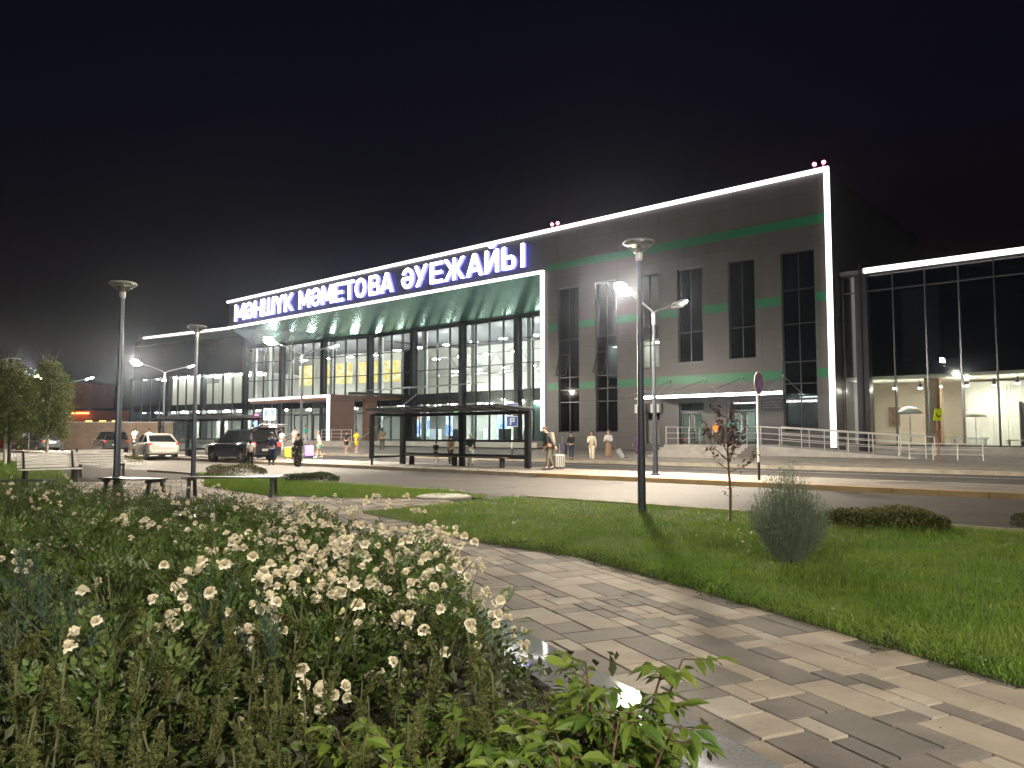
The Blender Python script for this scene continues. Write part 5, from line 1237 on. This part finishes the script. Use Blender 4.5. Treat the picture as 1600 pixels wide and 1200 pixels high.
def rose_bush(p, sc, nb_, label, seed, sunny=1.0):
    global ROSE_N
    g = random.Random(seed); t = thing('rose_bush', label, 'rose bush', (p[0],p[1],.015), 0, 'cream rose bushes filling the flower bed')
    rz = g.uniform(0,6.28); k = g.randrange(5)
    f = link('foliage', FOL[k], None, t); f.rotation_euler = (0,0,rz); f.scale = (sc*g.uniform(.95,1.15),sc*g.uniform(.95,1.15),sc*g.uniform(.9,1.1))
    s = link('stems', STM[k%2], None, t); s.scale = (sc,sc,sc); s.rotation_euler = (0,0,rz)
    cx = []
    while nb_ > 0:
        a = g.uniform(0,6.28); e = math.asin(min(1,g.uniform(.12,1.0))); rr = .47*sc; hh_ = .68*sc
        d = Vector((math.cos(a)*math.cos(e), math.sin(a)*math.cos(e), math.sin(e)))
        c = Vector((d.x*rr, d.y*rr, d.z*hh_+.05)); m = min(nb_, g.choice((1,1,2,3,3,5))); nb_ -= m
        for q in range(m):
            o = c+Vector((g.gauss(0,.045),g.gauss(0,.045),g.gauss(0,.03))) if m > 1 else c
            bl = link('blossom' if g.random() < .9 else 'bud', BLOOM[g.choice((0,0,1,1,2,3))] if g.random() < .9 else BUD, None, t)
            bl.location = o+d*.02; ax = (d*.8+Vector((g.gauss(0,.35),g.gauss(0,.35)-.25,.35))).normalized()
            bl.rotation_mode = 'QUATERNION'; bl.rotation_quaternion = Vector((0,0,1)).rotation_difference(ax)
            z = g.uniform(.66,1.02); bl.scale = (z,z,z)
    ROSE_N += 1; return t
g = random.Random(21); pts = []
tries = 0
while len(pts) < 92 and tries < 20000:
    tries += 1; y = 2.9+11.4*g.random()**.8; x = g.uniform(-.74*y-.5, 0.6)
    if not bool(inpoly(np.array([x]), np.array([y]), bed)[0]): continue
    q = PQ.x*x+PQ.y*y
    # stay inside the edging
    de = min((Vector((x,y))-(Vector(a).lerp(Vector(b), f/6))).length for a, b in zip(edge, edge[1:]) for f in range(7))
    if de < .42: continue
    if y < 3.6 and x > -1.2: continue
    if all((x-a)**2+(y-b)**2 > (.56+.014*y)**2 for a, b in pts): pts.append((x,y))
LBL = 'bushy cream flowered rose among many like it filling the flower bed'
for i, (x, y) in enumerate(pts):
    right = x > -.30*y-.35
    if y < 5.6 and not right: n = g.choice((0,1,2,3)); 
    elif right and y < 8.5: n = g.randrange(58,82)
    elif y < 8.5: n = g.randrange(6,14)
    else: n = g.randrange(9,18) if not right else g.randrange(20,32)
    lb = LBL
    rose_bush((x,y), g.uniform(.88,1.08)*(.92 if y > 8 else 1.0)*(.86 if (y < 4.6 and not right) else 1), n, lb, 100+i)
for i, (x, y, s, n, lb) in enumerate(((-.66,5.0,1.10,96,'largest cream rose bush by the granite edging, loaded with open blossoms at the path'),(-1.05,4.55,.9,30,'cream rose bush with scattered blossoms just left of the largest bush'),(-.98,6.1,1.2,96,'tall cream rose bush behind the largest one, leaning towards the path'))):
    rose_bush((x,y), s, n, lb, 900+i)
# low leaves that close the gaps on the bed
M_COVER = leafmat('bed_ground_cover', (.018,.030,.010), (.050,.055,.018), .2, .6, .6, 1.1, (.05,.045,.022))
gg = np.random.default_rng(4); n = 90000; x = gg.uniform(-11,1.7,n); y = .8+13.5*gg.uniform(0,1,n)**1.5; k = inpoly(x,y,bed) & (np.abs(x) < .74*y+.5) & (PQ.x*x+PQ.y*y < 1.62) & (y > 1.5); x, y = x[k], y[k]; n = len(x)
zc_ = .05+gg.uniform(0,1,n)**1.3*np.where(y < 4.6, .36, .22)*(1+.4*np.sin(x*3)*np.sin(y*2.6)); A, S, N = frames(gg.normal(0,1,(n,3))+np.array([0,0,.5])); L = gg.uniform(.035,.075,n)
V, Fq = leaf_quads(np.stack([x,y,zc_],1), A, S, N, L, L*.5, .1)
tag(link('ground_cover', npmesh('ground_cover', V, Fq), M_COVER), 'dark low leaves covering the soil between the bed plants', 'ground cover', None, 'stuff')

# ------------------------------------------------------------------ seed-spike weeds, bottom left
M_WEEDL = leafmat('weed_leaf', (.038,.072,.016), (.085,.115,.030), .25, .55)
M_SPIKE = leafmat('seed_spike', (.082,.098,.028), (.140,.148,.048), .25, .8)
def leaf8(C, A, S, N, L, Wd, droop):
    L = L[:,None]; Wd = Wd[:,None]; dr = np.asarray(droop)[:,None]; z = np.array([0,0,1.0])
    b = C; m1 = C+A*L*.34-z*dr*L*.10; m2 = C+A*L*.68-z*dr*L*.36; t = C+A*L-z*dr*L*.85
    r1 = m1+S*Wd*.48+N*Wd*.16; r2 = m2+S*Wd*.38+N*Wd*.13; l1 = m1-S*Wd*.48+N*Wd*.16; l2 = m2-S*Wd*.38+N*Wd*.13
    V = np.stack([b,m1,m2,t,r1,r2,l1,l2],1).reshape(-1,3); i = np.arange(len(C))[:,None]*8
    T_ = [(0,4,1),(4,5,2),(4,2,1),(5,3,2),(0,1,6),(6,1,2),(6,2,7),(7,2,3)]
    return V, np.concatenate([i+np.array([t_]) for t_ in T_],1).reshape(-1,3)
def weed(seed):
    g = np.random.default_rng(seed); h = g.uniform(.46,.62); lean = g.normal(0,.05,2); nd = int(g.integers(20,27))
    f = np.linspace(.12,.80,nd); C = np.stack([lean[0]*f*h*2,lean[1]*f*h*2,f*h],1); a = np.arange(nd)*2.4+g.uniform(0,6)
    A = unit(np.stack([np.cos(a),np.sin(a),g.uniform(.1,.7,nd)],1)); A, S, N = frames(A); L = g.uniform(.06,.10,nd)*(1.15-.6*f)
    V, Fq = leaf8(C, A, S, N, L, L*.5, g.uniform(.2,.8,nd))
    lf = npmesh('leaves', V, Fq); lf.materials.append(M_WEEDL)
    b = MB().tube([(0,0,0),(lean[0]*h,lean[1]*h,h*.5),(lean[0]*h*2,lean[1]*h*2,h)], [.007,.005,.003], 6); o = b.build('tmpw', M_STEM); st_ = o.data; bpy.data.objects.remove(o)
    # spike: a bent axis thick with small seed scales, plus side spikes
    Cs = []; As = []
    def axis(p, d, ln, rd, n, bend):
        p = np.array(p, float)
        for k in range(n):
            ff = g.uniform(0,1); q = p+np.array(d)*ln*ff+np.array([bend[0],bend[1],-.3*abs(bend[0]+bend[1])])*ff*ff*ln
            rr = rd*(1-ff)**.6*(.55+.45*min(1,ff*6)); aa = g.uniform(0,6.28); Cs.append(q+np.array([math.cos(aa),math.sin(aa),0])*rr*g.uniform(.4,1)); As.append((math.cos(aa)*.8,math.sin(aa)*.8,.7))
    top = (lean[0]*h*2*.82, lean[1]*h*2*.82, h*.72)
    axis(top, (lean[0]*.6,lean[1]*.6,1), g.uniform(.13,.21), .020, 300, g.normal(0,.3,2))
    for k in range(int(g.integers(2,5))):
        aa = g.uniform(0,6.28); axis((top[0],top[1],top[2]-.02+.05*k*.5), (math.cos(aa)*.45,math.sin(aa)*.45,.9), g.uniform(.05,.10), .013, 90, (0,0))
    A, S, N = frames(np.array(As)+g.normal(0,.3,(len(As),3))); L = g.uniform(.009,.016,len(As)); V, Fq = leaf_quads(np.array(Cs), A, S, N, L, L*.7, .2)
    sp_ = npmesh('seed_spike', V, Fq); sp_.materials.append(M_SPIKE); return st_, lf, sp_
WE = [weed(s) for s in range(7)]
g = random.Random(5); wpts = []; tries = 0
while len(wpts) < 150 and tries < 9000:
    tries += 1; y = 1.55+2.2*g.random(); x = g.uniform(-.72*y-.2, .1*y-.1)
    if PQ.x*x+PQ.y*y > 1.2 or (y > 3.0 and x > -.9) or x > -.02+.0*y: continue
    if all((x-a)**2+(y-b)**2 > .115**2 for a, b in wpts): wpts.append((x,y))
for i, (x, y) in enumerate(wpts):
    t = thing('spike_weed', 'brownish seed spike weed in the dense stand before the roses', 'weed', (x,y,.015), g.uniform(0,6.28), 'seed spike weeds in front of the roses')
    s = g.uniform(.78,1.12)*(.93 if y < 2.1 else 1.0); t.scale = (s,s,s); a, b, c = WE[i % 7]
    link('stem', a, None, t); link('leaves', b, None, t); link('seed_spike', c, None, t)
# ------------------------------------------------------------------ bright leafy shrubs, bottom centre
M_SHL = leafmat('shrub_leaf', (.050,.105,.014), (.150,.215,.024), .38, .62, .5, 2.5, (.13,.16,.02))
M_TWIG = mat('brown_twig', (.09,.055,.03), .8, 0, .2)
def shrub(seed, h, ns):
    g = np.random.default_rng(seed); tw = MB(); C = []; A0 = []; LL = []
    for k in range(ns):
        a = g.uniform(0,6.28); r = g.uniform(.05,.30); hh_ = h*g.uniform(.6,1.0)
        P0 = [np.array([0,0,0.]), np.array([r*.5*math.cos(a),r*.5*math.sin(a),hh_*.55]), np.array([r*math.cos(a),r*math.sin(a),hh_])]
        tw.tube([Vector(p) for p in P0], [.008,.006,.003], 6)
        for f in np.linspace(.22,1.0,12):
            p = P0[1]*(1-abs(2*f-1)) + (P0[0] if f < .5 else P0[2])*abs(2*f-1)
            a2 = a+g.uniform(-2.2,2.2); d = unit(np.array([math.cos(a2),math.sin(a2),g.uniform(.0,.5)])); ln = g.uniform(.07,.13)*(1.25-.5*f)
            tw.tube([Vector(p), Vector(p+d*ln)], [.003,.0018], 4)
            sd = unit(np.cross(d, [0,0,1.0]))
            for (fa, sgn, lf) in ((1,0,1.0),(.78,1,.85),(.78,-1,.85),(.45,1,.75),(.45,-1,.75)):
                C.append(p+d*ln*fa); A0.append(unit(d*(1 if sgn == 0 else .65)+sd*sgn*.9+g.normal(0,.12,3)+np.array([0,0,.05]))); LL.append(g.uniform(.072,.112)*lf)
    A, S, N = frames(np.array(A0)); L = np.array(LL); V, Fq = leaf8(np.array(C), A, S, N, L, L*.40, g.uniform(.25,.75,len(L)))
    me = npmesh('leaves', V, Fq); me.materials.append(M_SHL); o = tw.build('tmpt', M_TWIG); td = o.data; bpy.data.objects.remove(o); return td, me
SH = [shrub(s, h, n) for s, h, n in ((1,.60,19),(2,.50,19),(3,.56,18),(4,.66,15))]
for i, (x, y, s, k, lb) in enumerate(((.30,2.50,1.02,3,'tallest leafy green shrub leaning over the granite edging beside the path'),(.20,2.16,.95,0,'dense leafy shrub at the bottom edge next to the granite edging'),(.02,2.45,.82,2,'leafy green shrub just left of the tallest shrub'),
      (-.12,2.18,.86,1,'yellow green leafy shrub at the bottom centre among the seed spikes'),(-.32,2.42,.82,0,'leafy shrub standing between the seed spike weeds and the roses'),(-.06,2.80,.74,2,'low leafy shrub directly below the largest rose bush'),
      (.04,1.86,.90,1,'leafy shrub cut by the bottom edge of the view'),(.34,1.95,.80,2,'bottom leafy shrub closest to the end of the granite edging'),(.14,2.92,.66,0,'small leafy shrub between the rose bush and the polished granite'),(-.22,2.02,.9,1,'broad leafy shrub at the bottom edge left of centre'),(.10,2.2,.9,2,'dense middle shrub of the bright leafy clump'),(.24,2.72,.75,1,'leafy shrub overhanging the granite behind the tallest shrub'),(-.42,2.15,.85,2,'leftmost bright leafy shrub at the front of the bed'),(-.20,2.62,.7,0,'short leafy shrub between spike weeds and the rose mound'))):
    t = thing('leafy_shrub', lb, 'shrub', (x,y,.015), i*1.9, 'bright leafy shrubs at the front of the bed'); t.scale = (s,s,s)
    link('twigs', SH[k][0], None, t); link('leaves', SH[k][1], None, t)
# feathery blue green plants at the left edge
M_FEATH = leafmat('feathery_leaf', (.030,.060,.038), (.055,.090,.055), .2, .6)
def feather(seed):
    g = np.random.default_rng(seed); C = []; A0 = []
    for k in range(9):
        a = g.uniform(0,6.28); r = g.uniform(.05,.2); h = g.uniform(.5,.72)
        for f in np.linspace(.15,1,34):
            p = np.array([r*f*f*math.cos(a),r*f*f*math.sin(a),h*f])
            for q in range(5): b = g.uniform(0,6.28); C.append(p); A0.append((math.cos(b)*.8,math.sin(b)*.8,1.0))
    A, S, N = frames(np.array(A0)); L = g.uniform(.02,.05,len(C)); V, Fq = leaf_quads(np.array(C), A, S, N, L, np.full(len(C),.005), .1); me = npmesh('sprays', V, Fq); me.materials.append(M_FEATH); return me
FE = [feather(1), feather(2)]
for i, (x, y) in enumerate(((-2.9,4.7),(-2.6,4.35),(-2.35,3.95),(-1.95,3.55),(-1.5,3.9),(-2.2,3.3),(-1.0,3.35),(-3.3,5.3))):
    t = thing('feathery_plant', 'feathery blue green plant rising from the dark left part of the bed', 'plant', (x,y,.015), i, 'feathery plants in the left of the bed')
    link('sprays', FE[i%2], None, t)

# ------------------------------------------------------------------ juniper, sapling, hedges, birches
def juniper(p):
    t = thing('juniper_bush', 'dense vase shaped blue green juniper standing alone on the lawn', 'juniper', p)
    g = np.random.default_rng(9); C = []; A0 = []; LL = []
    for k in range(1500):
        a = g.uniform(0,6.28); ro = g.uniform(0,1)**.55; h = (1.04-.48*ro**1.6)*g.uniform(.66,1.08); R_ = .44*ro
        if g.uniform() < .05: h *= 1.10
        for f in np.linspace(g.uniform(.06,.4),1,15):
            rr = R_*(.18+.82*f**.85); x = rr*math.cos(a+.15*f); y = rr*math.sin(a+.15*f)
            C.append((x+g.normal(0,.008),y+g.normal(0,.008),h*f)); A0.append((math.cos(a)*.45*ro+g.normal(0,.2),math.sin(a)*.45*ro+g.normal(0,.2),1)); LL.append(g.uniform(.035,.075)*(1-.35*f))
    A, S, N = frames(np.array(A0)); L = np.array(LL); V, Fq = leaf_quads(np.array(C), A, S, N, L, np.full(len(L),.0075), .2)
    link('foliage', npmesh('foliage', V, Fq), leafmat('juniper_needles', (.070,.100,.066), (.150,.190,.130), .18, .6, .4, 3, (.18,.22,.16)), t)
    b = MB()
    for k in range(16):
        a = k*.39*2; b.tube([(0,0,0),(.10*math.cos(a),.10*math.sin(a),.25),(.2*math.cos(a),.2*math.sin(a),.6)], [.014,.01,.005], 5)
    b.build('stems', M_TWIG, t)
juniper(at(1234, 884))
def sapling(p):
    t = thing('sapling', 'slender young tree with dark purple leaves on the lawn edge', 'tree', p)
    g = random.Random(8); H = 2.02; tb = MB().tube([(0,0,0),(.015,0,.5),(-.015,0,1.0),(-.03,0,H*.96)], [.022,.019,.015,.004], 8)
    tb.build('trunk', mat('sapling_bark', (.10,.055,.04), .8, 0, .25, 30), t)
    lb = MB(); C = []; A0 = []
    for k in range(18):
        z = .80+.9*k/18; a = k*2.4+g.uniform(-.4,.4); r = g.uniform(.20,.40)*(1 if z < 1.3 else .75); up = g.uniform(.35,.62)*(1 if z < 1.3 else .6)
        P0 = [Vector((-.02,0,z)), Vector((r*.75*math.cos(a),r*.75*math.sin(a),z+up*.4)), Vector((r*math.cos(a),r*math.sin(a),min(z+up,2.05)))]
        lb.tube(P0, [.009,.006,.002], 5)
        for q in range(24):
            f = g.uniform(.22,1); p_ = P0[0].lerp(P0[1], f*2) if f < .5 else P0[1].lerp(P0[2], f*2-1); C.append(tuple(p_+Vector((g.gauss(0,.025),g.gauss(0,.025),g.gauss(0,.03))))); A0.append((g.gauss(0,1),g.gauss(0,1),g.uniform(-.7,.6)))
    for q in range(14): C.append((g.gauss(0,.05),g.gauss(0,.05),.42+.16*g.random())); A0.append((g.gauss(0,1),g.gauss(0,1),.1))
    lb.build('limbs', M_TWIG, t); A, S, N = frames(np.array(A0)); L = nrng.uniform(.05,.085,len(C)); V, Fq = leaf8(np.array(C), A, S, N, L, L*.5, nrng.uniform(.1,.6,len(C)))
    link('crown', npmesh('crown', V, Fq), leafmat('purple_leaf', (.030,.012,.014), (.075,.030,.030), .2, .32), t)
sapling(at(1141, 820))
def hedge(p, rz, L_, D_, h, label, c1, c2, n):
    t = thing('hedge', label, 'hedge', p, rz); g = np.random.default_rng(int(n)); x = g.uniform(-L_/2,L_/2,n); e = 1-.35*np.abs(2*x/L_)**4
    y = g.uniform(-1,1,n)*D_/2*e; z = h*e*g.uniform(.05,1,n)**.5*(1+.10*np.sin(x*6)+.07*np.sin(y*9+x*3)); A, S, N = frames(g.normal(0,1,(n,3))+np.array([0,0,.7])); L = g.uniform(.03,.055,n)
    V, Fq = leaf_quads(np.stack([x,y,z],1), A, S, N, L, L*.6, .12); link('foliage', npmesh('foliage', V, Fq), leafmat('hedge_'+str(n), c1, c2, .2, .55), t)
    b = MB()
    for k in range(int(L_*6)): b.tube([(-L_/2+.15+k/6,.0,0),(-L_/2+.15+k/6+.04,.05*(-1)**k,h*.7)], [.008,.004], 5)
    b.build('stems', M_TWIG, t)
p1 = at(1310, 828); p2 = at(1490, 836); c = (p1+p2)/2
hedge((c.x,c.y+.25,0), math.atan2(p2.y-p1.y,p2.x-p1.x), (p2-p1).length+.15, .55, .30, 'low trimmed hedge on the lawn right of the juniper', (.050,.065,.018), (.130,.125,.034), 9000)
hedge((at(1690,838).x, at(1690,838).y, 0), BA, 1.6, .5, .3, 'end of a second low hedge at the right edge of the lawn', (.032,.042,.012), (.095,.085,.022), 3500)
hedge((at(352,748).x, at(352,748).y+1.0, 0), R(4), 1.9, .7, .40, 'low yellowish clipped hedge just behind the backless bench', (.07,.075,.015), (.15,.14,.03), 5000)
hedge((at(478,757).x, at(478,757).y+.6, 0), R(-8), 1.6, .6, .28, 'low dark green shrubby hedge right of the backless bench', (.02,.04,.012), (.05,.08,.02), 4500)
hedge((at(150,728).x, at(150,728).y+1, 0), R(10), 3.0, .9, .5, 'low shaggy hedge between the white benches and the road', (.04,.055,.015), (.11,.11,.03), 4600)
def birch(p, H, cw, seed, label):
    t = thing('birch_tree', label, 'tree', p); g = np.random.default_rng(seed); rg = random.Random(seed)
    pts_ = [Vector((0,0,0))]; 
    for k in range(1,7): pts_.append(Vector((rg.gauss(0,.04)*k*.5,rg.gauss(0,.04)*k*.5,H*k/6)))
    MB().tube(pts_, [.085,.075,.062,.05,.036,.022,.006], 10).build('trunk', mat('birch_bark', (.50,.47,.40), .75, 0, .35, 7), t)
    lb = MB(); C = []
    for k in range(34):
        z = H*(.30+.62*k/34); a = k*2.4; f = (z/H-.28)/.72; r = cw*.5*math.sin(math.pi*min(1,.18+.80*f))**.8*rg.uniform(.7,1.1); up = rg.uniform(.1,.5)
        q0 = Vector((0,0,z)); q1 = Vector((r*.6*math.cos(a),r*.6*math.sin(a),z+up)); q2 = Vector((r*math.cos(a),r*math.sin(a),z+up*.6-.35))
        lb.tube([q0,q1,q2], [.022,.012,.004], 5)
        for q in range(400):
            ff = rg.uniform(.2,1.05); pp = q0.lerp(q1, ff*2) if ff < .5 else q1.lerp(q2, ff*2-1); C.append(tuple(pp+Vector((rg.gauss(0,.15),rg.gauss(0,.15),rg.gauss(-.12,.18)))))
    for k in range(5):
        a = k*1.3; lb.tube([Vector((0,0,H*.8)), Vector((.3*math.cos(a),.3*math.sin(a),H*.98)), Vector((.55*math.cos(a),.55*math.sin(a),H*1.1))], [.015,.009,.003], 5)
    lb.build('limbs', mat('birch_limb', (.16,.12,.09), .8), t); C = np.array(C); A, S, N = frames(g.normal(0,1,C.shape)-np.array([0,0,.6])); L = g.uniform(.08,.13,len(C)); V, Fq = leaf_quads(C, A, S, N, L, L*.75, .1)
    link('crown', npmesh('crown', V, Fq), leafmat('birch_leaf', (.05,.090,.018), (.125,.165,.035), .4, .5, .4, .8, (.16,.15,.05)), t)
p = at(72, 724); birch((p.x,p.y,0), 5.2, 2.5, 3, 'full birch with pale trunk and drooping leaves by the far left lamp')
p = at(7, 728); birch((p.x,p.y,0), 4.9, 2.6, 4, 'birch cut by the left edge of the view')
# clumps along the lawn and path border
M_CLUMP = leafmat('border_weed', (.03,.055,.012), (.075,.10,.02), .3, .55)
gg = np.random.default_rng(12); C = []; A0 = []
for (a, b) in zip([QR(4.29,-1),QR(4.29,2),QR(4.29,4.5),QR(4.28,6.4),(.73,8.8)], [QR(4.29,2),QR(4.29,4.5),QR(4.28,6.4),(.73,8.8),(-.69,10.3)]):
    for k in range(26):
        f = gg.uniform(); cx, cy_ = a[0]+(b[0]-a[0])*f+gg.normal(.05,.07), a[1]+(b[1]-a[1])*f+gg.normal(.03,.05); m = int(gg.integers(20,70)); r = gg.uniform(.03,.09)
        for q in range(m): C.append((cx+gg.normal(0,r),cy_+gg.normal(0,r),.015+abs(gg.normal(0,.035)))); A0.append((gg.normal(),gg.normal(),.6))
A, S, N = frames(np.array(A0)); L = gg.uniform(.015,.04,len(C)); V, Fq = leaf_quads(np.array(C), A, S, N, L, L*.5, .1)
tag(link('border_weeds', npmesh('border_weeds', V, Fq), M_CLUMP), 'small weeds creeping over the paving along the lawn border', 'weeds', None, 'stuff')

# a few fallen leaves and crumbs on the paving
gg = np.random.default_rng(31); n = 420; q_ = gg.uniform(2.3,4.25,n); r_ = gg.uniform(1.2,9.5,n); P_ = np.array([QR(a,b) for a,b in zip(q_,r_)]); A, S, N = frames(np.stack([gg.normal(0,1,n),gg.normal(0,1,n),gg.normal(0,.12,n)],1))
N = np.tile([0,0,1.0],(n,1)); S = np.cross(A, N); L = gg.uniform(.006,.034,n)*np.where(gg.uniform(0,1,n)<.15,1,.5); V, Fq = leaf_quads(np.stack([P_[:,0],P_[:,1],np.full(n,.0165)],1), A, S, N, L, L*.55, .12)
tag(link('fallen_leaves', npmesh('fallen_leaves', V, Fq), leafmat('dry_leaf', (.06,.04,.02), (.13,.09,.045), .1, .7)), 'small fallen leaves and crumbs scattered on the paved path', 'leaf litter', None, 'stuff')
# ------------------------------------------------------------------ thin haze added round everything near the ground for glow round the lamps
hz_ = MB().box(-190, 90, -30, 230, -1.2, 30).build('haze', None); hz_['kind'] = 'stuff'; tag(hz_, 'thin haze added for glow round the lit lamps', 'haze', None, 'stuff')
hm = bpy.data.materials.new('lamp_glow_haze'); hm.use_nodes = True; nt = hm.node_tree; nt.nodes.clear()
pv_ = node(nt, 'ShaderNodeVolumePrincipled'); pv_.inputs['Density'].default_value = .0004; pv_.inputs['Anisotropy'].default_value = .93; pv_.inputs['Color'].default_value = (.70,.80,1,1)
oo = node(nt, 'ShaderNodeOutputMaterial'); nt.links.new(pv_.outputs[0], oo.inputs['Volume']); hz_.data.materials.append(hm)
